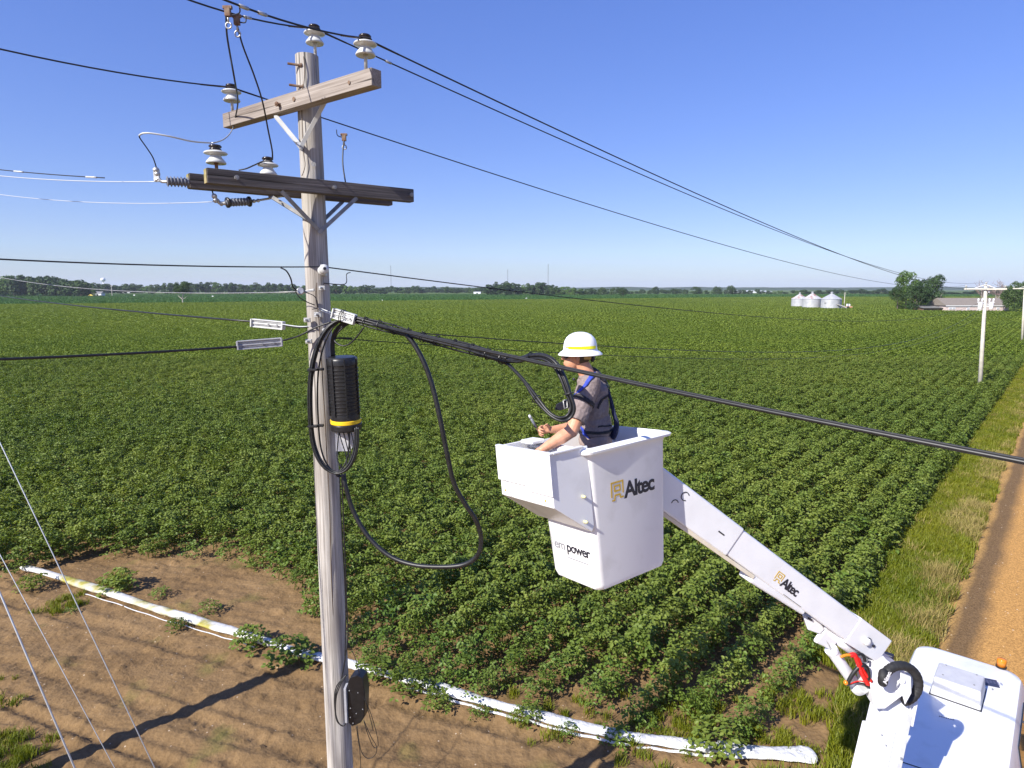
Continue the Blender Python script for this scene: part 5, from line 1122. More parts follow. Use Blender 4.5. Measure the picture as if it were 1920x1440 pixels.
for pts_ in ([(668, 1362), (672, 1390), (675, 1410), (677, 1450)], [(682, 1350), (695, 1380), (706, 1400), (703, 1416), (690, 1422), (678, 1410), (672, 1380), (670, 1362)], [(684, 1310), (696, 1340), (706, 1375), (709, 1398), (700, 1400), (688, 1372), (682, 1350)], [(660, 1220), (668, 1240), (680, 1290), (690, 1330), (700, 1370)]):
    g = MB(); g.tube(spline([P(a, b, 5.98) for a, b in pts_], 5), .0038, 5); obj('cable_tail', g, M['rubber'], to, smooth=True)

# ------------------------------------------------------------------ bucket truck
ROT = Matrix(((0.8117, -0.5774, -0.0879), (0.5831, 0.8098, 0.0648), (0.0338, -0.1038, 0.9940))); BT = Vector((0.7656, 4.7373, 5.0209))
def B3(x, y, z): return ROT @ Vector((x, y, z)) + BT
E1 = ROT @ Vector((1, 0, 0)); E2 = ROT @ Vector((0, 1, 0)); E3 = ROT @ Vector((0, 0, 1))
TKS, TKN = 9.0, -.60
truck = empty('bucket_truck', SN(TKS - 1.5, TKN)); tag(truck, 'white bucket truck with raised articulated boom parked at the road edge', 'truck')
def rrect(ax_, by_, r, k=5):
    out = []
    for cx, cy, a0 in ((ax_ - r, by_ - r, 0), (-ax_ + r, by_ - r, 90), (-ax_ + r, -by_ + r, 180), (ax_ - r, -by_ + r, 270)):
        for i in range(k + 1): a = math.radians(a0 + 90 * i / k); out.append((cx + r * math.cos(a), cy + r * math.sin(a)))
    return out
def shell(levels, closed_bottom=True, k=5):
    v = []; f = []; n = 4 * (k + 1)
    for a, b, r, z in levels: v += [B3(x, y, z) for x, y in rrect(a, b, r, k)]
    for i in range(len(levels) - 1):
        for j in range(n): f.append((i * n + j, i * n + (j + 1) % n, (i + 1) * n + (j + 1) % n, (i + 1) * n + j))
    f.append(tuple(range(n))[::-1]); f.append(tuple((len(levels) - 1) * n + j for j in range(n)))
    return v, f
v, f = shell([(.315, .225, .05, 0), (.345, .255, .055, .012), (.357, .267, .055, .05), (.398, .305, .05, .99), (.405, .312, .05, 1.02), (.446, .350, .06, 1.030), (.450, .353, .06, 1.046), (.436, .340, .06, 1.058), (.395, .300, .05, 1.066), (.385, .292, .05, 1.05), (.335, .245, .04, .06)])
bucket = link('bucket', v, f, M['white'], truck, sm_angle=50)
v, f = shell([(.333, .243, .04, .063), (.334, .244, .04, .066)]); link('bucket_floor', v, f, M['liner'], bucket)
# tool tray on the left face
poly = [(-.38, 1.085), (-.72, 1.085), (-.72, .715), (-.40, .47), (-.375, .50)]
y0, y1, th = -.285, .335, .014
g = MB(); g.prism([B3(x, y0, z) for x, z in poly], E2 * th); g.prism([B3(x, y1 - th, z) for x, z in poly], E2 * th)
def plate(xa, za, xb, zb, t, mb, ya=y0 + th + .0005, yb=y1 - th - .0005):
    a = Vector((xa, 0, za)); b = Vector((xb, 0, zb)); d = (b - a).normalized(); nn = Vector((-d.z, 0, d.x)) * t
    mb.prism([B3(a.x, ya, a.z), B3(b.x, ya, b.z), B3(b.x + nn.x, ya, b.z + nn.z), B3(a.x + nn.x, ya, a.z + nn.z)], E2 * (yb - ya))
plate(-.72, .716, -.72, 1.084, -.014, g); plate(-.719, .714, -.401, .471, .014, g); plate(-.70, .80, -.42, .80, .01, g)
tray = obj('tool_tray', g, M['white'], bucket, bevel=.008, seg=3)
g = MB(); g.prism([B3(-.722, y0 - .012, 1.09), B3(-.722, y1 + .012, 1.09), B3(-.722, y1 + .012, .83), B3(-.722, y0 + .28, .83), B3(-.722, y0 + .26, .795), B3(-.722, y0 - .012, .795)], -E1 * .012); obj('front_plate', g, M['white'], tray, bevel=.012, seg=3)
g = MB(); g.prism([B3(-.735, y0 - .014, 1.078), B3(-.735, y1 + .014, 1.078), B3(-.735, y1 + .014, 1.095), B3(-.735, y0 - .014, 1.095)], E1 * .035)
g.prism([B3(-.70, y0 - .016, 1.078), B3(-.70, y0 - .016, 1.095), B3(-.43, y0 - .016, 1.095), B3(-.43, y0 - .016, 1.078)], E2 * .032); obj('tray_lip', g, M['white'], tray, bevel=.006)
for x, z in ((-.46, .74), (-.46, .56)):
    g = MB(); g.lathe([(.012, 0), (.012, .016), (.008, .03)], B3(x, y0, z), -E2, 10); obj('tray_bolt', g, mat('cream_plug_%d' % int(z * 100), (.7, .66, .35), None), tray, smooth=True)
for y in (-.20, .28):
    g = MB(); g.lathe([(.007, 0), (.007, .006)], B3(-.72, y, .755), -E1, 8); obj('tray_bolt', g, M['gold'], tray)
# edge patch beside tray and step-in cap
g = MB(); g.prism([B3(-.40, .16, 1.07), B3(-.40, .31, 1.07), B3(-.53, .31, 1.07), B3(-.53, .16, 1.07)], E3 * .03); obj('rim_cap', g, M['white'], bucket, bevel=.012, seg=3)
# lettering on the right face (its plane leans outward with height)
sl_ = (.305 - .267) / .94
def face_r(x, z): return B3(x, -(.267 + sl_ * (z - .05)) - .0015, z)
FX = (face_r(.3, .7) - face_r(-.3, .7)).normalized(); FY = (face_r(0, .9) - face_r(0, .5)).normalized()
company_logo('emblem', face_r(-.195, .655), FX, FY, .125, bucket)
text_mesh('lettering', "Altec", .168, face_r(-.065, .642), FX, FY, M['ink'], bucket, bold=.0045, space=.88)
def face_l(y, z): return B3(-(.357 + (.398 - .357) / .94 * (z - .05)) - .0015, y, z)
GX = (face_l(-.2, .4) - face_l(.2, .4)).normalized(); GY = (face_l(0, .6) - face_l(0, .2)).normalized()
text_mesh('lettering', "em", .105, face_l(.20, .245), GX, GY, M['greyink'], bucket, bold=.001, space=.95)
text_mesh('lettering', "power", .105, face_l(.055, .245), GX, GY, M['ink'], bucket, bold=.002, space=.92)
g = MB(); a_ = face_l(.04, .195); g.box(a_ + GX * .10, GX * .11, GY * .003, GX.cross(GY) * .001); obj('underline', g, M['greyink'], bucket)
# upper boom
BA = P(1262, 940, 5.05); BB = P(1632, 1213, 5.62); BX = (BB - BA).normalized(); LB_ = (BB - BA).length
BN = Vector((-BX.y, BX.x, 0)).normalized()
if BN.y > 0: BN = -BN
BU = BX.cross(BN); BU = BU if BU.z > 0 else -BU
def Bm(s, u, n=0.0): return BA + BX * s + BU * u + BN * n
# section tapers: deep outer part near the bucket, slimmer inner part toward the elbow
def boom_part(name, s0, s1, top0, top1, bot0, bot1, wd, m, parent=truck, bev=.02):
    g = MB(); v_ = []
    for n_ in (wd / 2, -wd / 2): v_ += [Bm(s0, top0, n_), Bm(s1, top1, n_), Bm(s1, bot1, n_), Bm(s0, bot0, n_)]
    fc = [(0, 1, 2, 3), (7, 6, 5, 4), (0, 4, 5, 1), (1, 5, 6, 2), (2, 6, 7, 3), (3, 7, 4, 0)]
    nn = (v_[1] - v_[0]).cross(v_[3] - v_[0])
    if nn.dot(BN) < 0: fc = [q[::-1] for q in fc]
    g.add(v_, fc); return obj(name, g, m, parent, bevel=bev, seg=3)
ub = boom_part('upper_boom', -.35, LB_ - .03, .155, .150, -.105, -.095, .20, M['boomw'])
boom_part('boom_sleeve', -.40, .66, .166, .163, -.118, -.112, .216, M['boomw'], ub)
boom_part('bucket_mount', -.48, -.12, .13, .13, -.32, -.20, .14, M['boomw'], ub)
boom_part('underside_strip', -.2, 1.03, -.118, -.100, -.150, -.135, .19, M['beige'], ub, .006)  # tan strip along the underside of the outer boom
boom_part('cylinder_cover', 1.02, 1.72, -.090, -.085, -.175, -.135, .18, M['boomw'], ub, .03)
boom_part('hinge_plate', 2.08, 2.30, -.06, -.06, -.27, -.24, .05, M['boomw'], ub, .02)
boom_part('end_plate', LB_ - .42, LB_ + .05, .160, .160, -.11, -.085, .212, M['boomw'], ub, .008)
g = MB()
for s_, u_, r1 in ((LB_ - .21, .03, .030), (LB_ - .12, .02, .014)): g.lathe([(r1 * .8, 0), (r1, .006), (r1, .012), (r1 * .6, .014)], Bm(s_, u_, .1065), BN, 16)
obj('hole_rim', g, M['ink'], ub)
g = MB(); g.lathe([(.032, 0), (.034, .03), (.02, .034)], Bm(LB_ - .225, .015, .1065), BN, 14); obj('pivot_cap', g, M['white'], ub, smooth=True)
BH = BX; logo_o = Bm(1.20, -.03, .102)
company_logo('emblem', Bm(1.20, -.030, .1015), BH, BU, .085, ub)
text_mesh('lettering', "Altec", .118, Bm(1.29, -.040, .1015), BH, BU, M['ink'], ub, bold=.003, space=.86)
g = MB(); g.tube([Bm(-.01 + .035 * math.cos(a), .085 + .035 * math.sin(a), .109) for a in np.linspace(.8, 5.5, 14)], .004, 5); g.tube([Bm(-.05 + .03 * math.cos(a), -.01 + .03 * math.sin(a), .109) for a in np.linspace(.8, 3.6, 9)], .004, 5); obj('boom_mark', g, M['ink'], ub)
g = MB(); g.box(Bm(.48, .02, .1095), BX * .035, BU * .006, BN * .001); obj('small_label', g, M['ink'], ub)
g = MB(); g.box(Bm(1.50, -.085, .1012), BX * .12, BU * .003, BN * .001); obj('seam', g, M['greysteel'], ub)
# elbow: knuckle casting, cylinder, hoses
EL = P(1682, 1290, 5.62); LT = P(1573, 1790, 4.37)                 # lower boom axis
lbm = (LT - EL).normalized(); LN = Vector((0.15, -.9, .42)); LN = (LN - lbm * LN.dot(lbm)).normalized(); LS = lbm.cross(LN)
if LS.x < 0: LS = -LS
def Lm(s, a, n=0.0): return EL + lbm * s + LS * a + LN * n
def lpart(name, s0, s1, a0, a1, n0, n1, m, parent, bev=.01):
    g = MB(); g.box((Lm(s0, a0, n0) + Lm(s1, a1, n1)) / 2, lbm * (s1 - s0) / 2, LS * (a1 - a0) / 2, LN * (n1 - n0) / 2); return obj(name, g, m, parent, bevel=bev, seg=3)
lb_ = lpart('lower_boom', .0, 2.6, -.165, .095, -.10, .10, M['boomw'], truck, .02)
lpart('boom_sleeve', .42, 2.6, -.18, -.01, -.115, .115, M['boomw'], lb_, .008)
lpart('link_arm', .22, 1.5, .03, .085, .10, .15, M['grip'], lb_, .006)
lpart('link_arm', .05, .30, .07, .12, .10, .145, M['boomw'], lb_, .006)
lpart('side_channel', .10, 2.6, .135, .185, -.08, .03, M['boomw'], lb_, .01)
lpart('gap_shade_bar', .2, 2.5, .100, .130, -.09, -.02, M['gripdark'], lb_, .004)  # solid bar in the open gap, its dark grey standing for the shade there
g = MB()
for s_, a_ in ((.52, -.14), (.58, -.08), (.85, -.15), (.90, -.09), (1.2, -.16)): g.lathe([(.010, 0), (.008, .008)], Lm(s_, a_, .115), LN, 8)
for s_ in (.62, .78, .95): g.lathe([(.012, 0), (.012, .014)], Lm(s_, .055, .15), LN, 8)
obj('bolt_row', g, M['steel'], lb_)
kn = MB(); kn.prism([P(1640, 1238, 5.52), P(1650, 1222, 5.55), P(1662, 1236, 5.52), P(1690, 1258, 5.50), P(1706, 1272, 5.47), P(1700, 1300, 5.40), P(1660, 1330, 5.32), P(1640, 1330, 5.32), P(1630, 1272, 5.42)], Vector((.03, .20, 0))); obj('knuckle', kn, M['boomw'], lb_, bevel=.012, seg=3)
g = MB(); g.lathe([(.13, 0), (.135, .015), (.13, .03)], P(1693, 1284, 5.60), Vector((.25, -.85, .45)), 28); obj('pulley_plate', g, M['grip'], lb_, bevel=.003)
g = MB(); g.prism([P(1688, 1262, 5.36), P(1708, 1270, 5.36), P(1709, 1300, 5.30), P(1697, 1322, 5.25), P(1690, 1296, 5.3)], Vector((.01, .02, 0))); g.lathe([(.022, 0), (.022, .03), (.012, .036)], P(1690, 1276, 5.35), Vector((.1, -.9, .4)), 14); obj('cover_plate', g, M['boomw'], lb_, bevel=.004)
c0 = P(1536, 1180, 5.45); c1_ = P(1559, 1219, 5.48); c2_ = P(1604, 1284, 5.52)
g = MB(); g.tube([c0, c1_], .012, 10); obj('cylinder_rod', g, M['steel'], ub, smooth=True)
g = MB(); g.tube([c1_, c2_], .052, 18); g.tube([c1_ - (c2_ - c1_).normalized() * .012, c1_ + (c2_ - c1_).normalized() * .02], .058, 18); obj('cylinder_barrel', g, M['boomw'], ub, smooth=False, sm_angle=40)
g = MB(); g.prism([P(1508, 1160, 5.4), P(1530, 1158, 5.42), P(1547, 1180, 5.44), P(1538, 1190, 5.44), P(1515, 1182, 5.41)], Vector((.02, .10, 0))); obj('hinge_plate', g, M['boomw'], ub, bevel=.012)
g = MB(); g.box(P(1519, 1161, 5.40), (.02, 0, -.01), (0, .004, 0), (0, 0, .010)); obj('slot', g, M['ink'], ub)
g = MB(); g.tube([P(1548, 1183, 5.5), P(1622, 1238, 5.62)], .045, 14); obj('hose_trough', g, M['boomw'], ub, smooth=True)
g = MB(); g.lathe([(.07, -.05), (.075, 0), (.07, .05)], P(1611, 1287, 5.5), Vector((.3, -.6, .7)), 20); g.prism([P(1604, 1236, 5.5), P(1612, 1240, 5.5), P(1628, 1290, 5.45), P(1610, 1290, 5.48)], (.01, .03, 0)); obj('lower_clevis', g, M['porcelain'], lb_, bevel=.008)
for pts_, r_, m_ in (([(1594, 1229), (1602, 1228), (1608, 1240), (1616, 1262), (1628, 1284)], .022, 'red'), ([(1600, 1230), (1610, 1236), (1618, 1256), (1634, 1278)], .016, 'red'), ([(1576, 1232), (1588, 1228), (1600, 1229)], .012, 'orange'),
                     ([(1588, 1283), (1600, 1262), (1614, 1248), (1624, 1250), (1628, 1262), (1628, 1274)], .019, 'rubber'), ([(1624, 1284), (1632, 1288), (1640, 1292)], .02, 'rubber'), ([(1594, 1282), (1612, 1277), (1634, 1282)], .006, 'red'), ([(1588, 1286), (1610, 1280), (1640, 1292)], .006, 'rubber'),
                     ([(1607, 1226), (1618, 1228), (1622, 1240)], .014, 'rubber')):
    g = MB(); g.tube(spline([P(a, b, 5.42) for a, b in pts_], 6), r_, 10); obj('hose', g, M[m_], lb_, smooth=True)
g = MB(); g.ball(P(1586, 1280, 5.42), .022, 10, 6); obj('hose_fitting', g, M['orange'], lb_, smooth=True)
hr = []
for a in np.linspace(200, -78, 26):
    t = math.radians(a); hr.append(P(1688 + 34 * math.cos(t), 1282 - 34 * math.sin(t), 5.38 + .05 * math.cos(t)))
hs_pts = [P(1655, 1279, 5.28), P(1657, 1262, 5.28)] + hr[3:]
g = MB(); g.tube(spline(hs_pts, 3), [.041 + .0018 * math.sin(i * 2.1) for i in range((len(hs_pts) - 1) * 3 + 1)], 14); g.ball(hs_pts[0], .041, 12, 8)
hose = obj('hose_sleeve', g, mat('black_hose_sleeve', (.012, .012, .013), (.022, .022, .024), 30, .7, bump=.8, bscale=14, bdist=.012), lb_, smooth=True)
tx = (P(1663, 1262, 5.22) - P(1655, 1281, 5.22)).normalized(); ty = Vector((-.85, -.2, .5)); ty = (ty - tx * ty.dot(tx)).normalized()
if tx.cross(ty).y > 0: ty = -ty
text_mesh('lettering', "Altec", .062, P(1662, 1283, 5.215), tx, ty, M['whiteink'], hose, bold=.002, space=.9)
# cab
def K(s, n, z): return SN(s, n, z)
def cab_shell(levels, k=6):
    """levels: (front s, back s, left n, right n, corner r, z)"""
    v = []; f = []; n = 4 * (k + 1)
    for sf, sb, nl, nr_, r, z in levels:
        cs, cn = (sf + sb) / 2, (nl + nr_) / 2
        v += [K(cs + x, cn + y, z) for x, y in rrect((sf - sb) / 2, (nr_ - nl) / 2, r, k)]
    for i in range(len(levels) - 1):
        for j in range(n): f.append((i * n + j, (i + 1) * n + j, (i + 1) * n + (j + 1) % n, i * n + (j + 1) % n))
    f.append(tuple(range(n))); f.append(tuple((len(levels) - 1) * n + j for j in range(n))[::-1]); return v, f
F0 = 10.2
v, f = cab_shell([(F0 + .55, 6.9, -1.34, .14, .18, .55), (F0 + .57, 6.9, -1.36, .16, .20, 1.25), (F0 + .25, 6.95, -1.28, .08, .22, 1.75), (F0 + .14, 7.0, -1.22, -.0, .22, 2.10), (F0 + .09, 7.05, -1.19, -.03, .22, 2.165), (F0 + .01, 7.15, -1.12, -.10, .22, 2.195)])
cabb = link('cab', v, f, M['white'], truck, sm_angle=40)
g = MB(); g.prism([K(F0 - .35, .02, 2.02), K(F0 - .15, .082, 1.75), K(F0 - .1, .15, 1.30), K(F0 - 1.45, .15, 1.30), K(F0 - 1.45, .082, 1.75), K(F0 - 1.4, .02, 2.02)], RN * .014); wn = obj('side_window', g, M['glass'], cabb, bevel=.004)
g = MB(); g.prism([K(F0 + .20, -1.10, 1.86), K(F0 + .20, -.12, 1.86), K(F0 + .52, -.05, 1.33), K(F0 + .52, -1.2, 1.33)], RD * .02 + Vector((0, 0, .02))); obj('windscreen', g, M['glass'], cabb)
g = MB(); g.box(K(F0 - .9, .17, 1.16), RD * .09, RN * .03, (0, 0, .018)); obj('door_handle', g, M['ink'], cabb, bevel=.006)
g = MB(); g.box(K(F0 - .72, .16, .95), RD * .55, RN * .008, (0, 0, .22)); obj('door_panel', g, M['white'], cabb, bevel=.02)
v, f = cab_shell([(F0 + 1.45, F0 + .45, -1.32, .12, .15, .50), (F0 + 1.47, F0 + .45, -1.30, .10, .18, 1.0), (F0 + 1.3, F0 + .45, -1.22, .02, .18, 1.12)]); link('hood', v, f, M['white'], cabb, sm_angle=40)
ac0 = G(1742, 1300, 2.20); ac = K(9.42, -.70, 2.20)
def acbox(s0, s1, n0, n1, z1, m, name, slant=0.0):
    g = MB(); b = [K(s0, n0, 2.19), K(s1, n0, 2.19), K(s1, n1, 2.19), K(s0, n1, 2.19)]; t = [K(s0 + .04, n0 + .02, z1), K(s1 - slant, n0 + .02, z1), K(s1 - slant, n1 - .02, z1), K(s0 + .04, n1 - .02, z1)]
    g.add(b + t, [(3, 2, 1, 0), (4, 5, 6, 7), (0, 1, 5, 4), (1, 2, 6, 5), (2, 3, 7, 6), (3, 0, 4, 7)]); bpy_o = obj(name, g, m, cabb, bevel=.02, seg=3)
    return bpy_o
aq = G(1738, 1305, 2.19); bq = G(1820, 1321, 2.19); cq = G(1826, 1262, 2.3)
s_a = aq.dot(RD); n_a = aq.dot(RN); n_b = bq.dot(RN); s_b = bq.dot(RD)
acu = acbox(s_a + .06, s_a + .62, n_a + .02, n_a + .54, 2.42, M['porcelain'], 'roof_unit', .10)
acu.data.materials[0] = mat('pale_grey_plastic', (.50, .50, .52), (.44, .44, .46), 8, .5)
g = MB(); g.box(K(s_a + .345, n_a + .28, 2.196), RD * .295, RN * .268, (0, 0, .008)); obj('roof_unit_seal', g, M['rubber'], cabb)
g = MB()
for ds, dn in ((.16, .12), (.16, .44), (.45, .12), (.45, .44)): g.lathe([(.010, 0), (.010, .006)], K(s_a + .06 + ds * .95, n_a + dn, 2.42), (0, 0, 1), 8)
obj('screw', g, M['greysteel'], acu)
pc = G(1852, 1279, 2.2); pp_ = K(pc.dot(RD), pc.dot(RN), 2.2); px_ = (G(1872, 1283, 2.2) - G(1833, 1275, 2.2)); px_.z = 0; hl = px_.length / 2; px_.normalize(); py_ = Vector((-px_.y, px_.x, 0))
g = MB(); g.box(pp_, px_ * hl, py_ * .085, (0, 0, .004)); obj('warning_plate', g, mat('navy_plate', (.03, .035, .07), None, rough=.4), cabb)
g = MB()
for i in range(4):
    for j in range(9):
        if R.random() < .75: g.box(pp_ + px_ * (-.15 + j * .037) + py_ * (.035 - i * .022) + Vector((0, 0, .0052)), px_ * .013, py_ * .003, (0, 0, .0006))
obj('plate_print', g, mat('plate_print_grey', (.12, .13, .22), None), cabb)
g = MB(); qd = G(1861, 1293, 2.2); g.lathe([(.010, 0), (.010, .01)], qd, (0, 0, 1), 8); g.box(qd + Vector((0, 0, .005)), RD * .02, RN * .003, (0, 0, .003)); obj('antenna_base', g, M['greysteel'], cabb)
bc = G(1877, 1251, 2.2); g = MB(); g.lathe([(.062, 0), (.062, .02)], bc, n=20); bb_ = obj('beacon', g, M['rubber'], cabb)
g = MB(); g.lathe([(.054, .02), (.052, .11), (.046, .12), (.01, .124)], bc, n=20); obj('beacon_lens', g, M['orange'], bb_, smooth=True)
g = MB()
for i in range(7): a_ = G(1762 + i * 4.2, 1343 + i * 1.0, 2.1985); g.box(a_, Vector((.007, .001, 0)), Vector((0, .006, 0)), (0, 0, .001))
obj('small_label', g, M['ink'], cabb)
for i in range(3):
    g = MB(); a_ = G(1681, 1411 + i * 4, 2.198); b_ = G(1693, 1413.5 + i * 4, 2.198); g.box((a_ + b_) / 2, (b_ - a_) / 2, Vector((0, .006, 0)), (0, 0, .001)); obj('small_label', g, M['ink'], cabb)
g = MB(); a_ = G(1674, 1423, 2.1985); b_ = G(1732, 1442, 2.1985); d_ = (b_ - a_); g.box((a_ + b_) / 2, d_ / 2, Vector((-d_.y, d_.x, 0)).normalized() * .007, (0, 0, .001)); obj('roof_seam', g, M['rubber'], cabb)
# body behind, chassis, wheels, turret
g = MB(); g.box(K(4.6, TKN, 1.05), RD * 2.15, RN * .80, (0, 0, .45)); obj('utility_body', g, M['white'], truck, bevel=.03)
g = MB(); g.box(K(6.9, TKN, .62), RD * 4.4, RN * .45, (0, 0, .14)); obj('chassis', g, M['rubber'], truck)
g = MB(); g.lathe([(.34, 0), (.34, .35), (.22, .40), (.22, .9)], K(4.9, TKN, 1.5), n=24); tu = obj('turret', g, M['boomw'], truck, smooth=False, sm_angle=40)
for s_, dn in ((F0 + .75, -.85), (F0 + .75, .85), (4.2, -1.0), (4.2, 1.0)):
    c = K(s_, TKN + dn * .90, .42); g = MB(); g.lathe([(.30, -.12), (.41, -.12), (.42, -.09), (.42, .09), (.41, .12), (.30, .12)], c, RN, 28); wh = obj('wheel', g, M['tyre'], truck, sm_angle=40)
    g = MB(); g.lathe([(.10, .10), (.28, .06), (.29, .115), (.27, .12)], c, RN * (1 if dn > 0 else -1), 24); obj('rim', g, M['steel'], wh, sm_angle=40)
g = MB(); mc = K(F0 + .35, .42, 1.55); g.box(mc, RD * .05, RN * .10, (0, 0, .17)); mo = obj('mirror', g, M['ink'], truck, bevel=.02); g = MB(); g.tube([K(F0 + .3, .15, 1.35), mc], .015, 6); obj('mirror_arm', g, M['ink'], mo)
g = MB(); mc = K(F0 + .35, -1.62, 1.55); g.box(mc, RD * .05, RN * .10, (0, 0, .17)); mo = obj('mirror', g, M['ink'], truck, bevel=.02); g = MB(); g.tube([K(F0 + .3, -1.30, 1.35), mc], .015, 6); obj('mirror_arm', g, M['ink'], mo)

# ------------------------------------------------------------------ the worker
def capsule(mb, a, b, ra, rb, n=14, flat_end=False):
    a = Vector(a); b = Vector(b); d = (b - a).normalized(); pts = []; rs = []
    for i in range(4, -1, -1): t = i / 4 * 1.45; pts.append(a - d * ra * math.sin(t)); rs.append(max(ra * math.cos(t), .001))
    for k in (.25, .5, .75): pts.append(a.lerp(b, k)); rs.append(ra + (rb - ra) * k)
    if flat_end: pts += [b, b + d * .001]; rs += [rb, rb * .6]
    else:
        for i in range(5): t = i / 4 * 1.45; pts.append(b + d * rb * math.sin(t)); rs.append(max(rb * math.cos(t), .001))
    mb.tube(pts, rs, n); return mb
def ell(mb, c, r, X=(1, 0, 0), Y=(0, 1, 0), n=20, m=12):
    t = MB(); t.ball((0, 0, 0), 1, n, m); X = Vector(X).normalized(); Y = Vector(Y); Y = (Y - X * Y.dot(X)).normalized(); Z = X.cross(Y); c = Vector(c)
    mb.add([c + X * p.x * r[0] + Y * p.y * r[1] + Z * p.z * r[2] for p in t.v], t.f); return mb
def organic(name, mb, m, parent, vox=.006, it=5, fac=.5, disp=None):
    o = obj(name, mb, m, parent); r = o.modifiers.new('remesh', 'REMESH'); r.mode = 'VOXEL'; r.voxel_size = vox; r.use_smooth_shade = True
    s = o.modifiers.new('smooth', 'SMOOTH'); s.factor = fac; s.iterations = it
    if disp:
        tx = bpy.data.textures.new(name + '_folds', 'CLOUDS'); tx.noise_scale = disp[1]; d = o.modifiers.new('folds', 'DISPLACE'); d.texture = tx; d.strength = disp[0]; d.mid_level = .5
    return o
HC = P(1081, 668, 4.93); FW = Vector((-1, .06, 0)).normalized(); SD = Vector((-.06, -1, 0)).normalized(); ZU = Vector((0, 0, 1))
man = empty('person', B3(0.0, 0.02, .07)); tag(man, 'worker in white hard hat and brown polo standing in the white bucket', 'person')
body = MB()
ell(body, HC - FW * .008 + ZU * .022, (.096, .076, .100), FW, SD); ell(body, HC + FW * .034 - ZU * .045, (.062, .056, .068), FW, SD); ell(body, HC + FW * .068 - ZU * .098, (.026, .026, .020), FW, SD)
ell(body, HC + FW * .098 - ZU * .008, (.018, .011, .022), FW, SD); ell(body, HC + FW * .106 - ZU * .020, (.013, .012, .010), FW, SD)
ell(body, HC + FW * .088 - ZU * .052, (.014, .022, .006), FW, SD); ell(body, HC + FW * .086 - ZU * .064, (.014, .020, .006), FW, SD); ell(body, HC + FW * .086 + ZU * .030, (.012, .040, .009), FW, SD)
for sg in (1, -1): ell(body, HC + SD * .076 * sg - FW * .006 - ZU * .012, (.016, .009, .030), FW, SD)
NB = P(1103, 706, 4.93); capsule(body, HC - FW * .035 - ZU * .05, NB, .058, .064)
ell(body, NB - ZU * .02, (.07, .11, .045), FW, SD)
ell(body, P(1109, 745, 4.93), (.105, .16, .17), FW, SD); ell(body, P(1113, 800, 4.93), (.105, .145, .13), FW, SD); ell(body, P(1116, 836, 4.93), (.11, .15, .12), FW, SD)
SHn = P(1107, 719, 4.745); SHf = P(1103, 722, 5.11); ELn = P(1072, 808, 4.58); WRn = P(1016, 843, 4.50); ELf = P(1079, 801, 5.12); WRf = P(1033, 806, 5.01)
capsule(body, SHn, ELn, .062, .050); capsule(body, ELn, ELn.lerp(WRn, .35), .048, .050); capsule(body, ELn.lerp(WRn, .3), WRn, .050, .029)
capsule(body, SHf, ELf, .060, .046); capsule(body, ELf, ELf.lerp(WRf, .35), .045, .046); capsule(body, ELf.lerp(WRf, .3), WRf, .046, .028)
fl_z = B3(0, 0, .07).z
for sg in (1, -1):
    hip = P(1116, 842, 4.93) + SD * .085 * sg; kn_ = Vector((hip.x - .01, hip.y, fl_z + .50)); an = Vector((hip.x + .01, hip.y, fl_z + .09))
    capsule(body, hip, kn_, .080, .056); capsule(body, kn_, an, .055, .038)
def hand(mb, W_, d, pn, ts, s=1.0, curl=(45, 60, 40), spread=.02):
    d = Vector(d).normalized(); pn = Vector(pn); pn = (pn - d * pn.dot(d)).normalized(); ts = Vector(ts); ts = (ts - d * ts.dot(d) - pn * ts.dot(pn)).normalized(); W_ = Vector(W_)
    ell(mb, W_ + d * .048 * s, (.052 * s, .040 * s, .017 * s), d, ts)
    capsule(mb, W_ - d * .01, W_ + d * .03 * s, .026 * s, .024 * s)
    for j, L in enumerate((.92, 1.0, .94, .76)):
        p = W_ + d * (.084 - .004 * abs(j - 1)) * s + ts * (.031 - .0205 * j) * s; ang = 0
        for k, (sl2, r1, r2) in enumerate(((.044, .0098, .0090), (.028, .0090, .0082), (.022, .0082, .0068))):
            ang += math.radians(curl[k] + 4 * j * (k == 0)); q = d * math.cos(ang) + pn * math.sin(ang) + ts * spread * (1.5 - j)
            e = p + q.normalized() * sl2 * L * s; capsule(mb, p, e, r1 * s, r2 * s, 8); p = e
    p = W_ + d * .022 * s + ts * .030 * s; q1 = (d * .62 + ts * .62 + pn * .42).normalized(); e = p + q1 * .040 * s; capsule(mb, p, e, .0135 * s, .011 * s, 8)
    q2 = (d * .75 + ts * .05 + pn * .75).normalized(); e2 = e + q2 * .032 * s; capsule(mb, e, e2, .0105 * s, .0082 * s, 8)
hand(body, WRf, (-.93, -.18, .10), (.25, -.95, -.35), (.05, -.25, 1), 1.0, (48, 62, 45))
hand(body, WRn, (-.72, .10, -.62), (-.2, .35, -.9), (-.15, .9, .3), 1.0, (22, 30, 25))
bo = organic('body', body, M['skin'], man, .0048, 3)
sh = MB()
ell(sh, P(1108, 738, 4.93), (.128, .175, .120), FW, SD); ell(sh, P(1110, 762, 4.93), (.136, .180, .17), FW, SD); ell(sh, P(1114, 790, 4.93), (.130, .170, .13), FW, SD)
capsule(sh, P(1106, 717, 4.81), P(1103, 719, 5.05), .072, .072); ell(sh, P(1118, 735, 4.93), (.10, .16, .11), FW, SD)
capsule(sh, NB - ZU * .03, NB + ZU * .002 + FW * .0, .090, .072, flat_end=True)
capsule(sh, SHn + Vector((0, 0, .002)), SHn.lerp(ELn, .80), .080, .078, flat_end=True); capsule(sh, SHf, SHf.lerp(ELf, .78), .076, .072, flat_end=True)
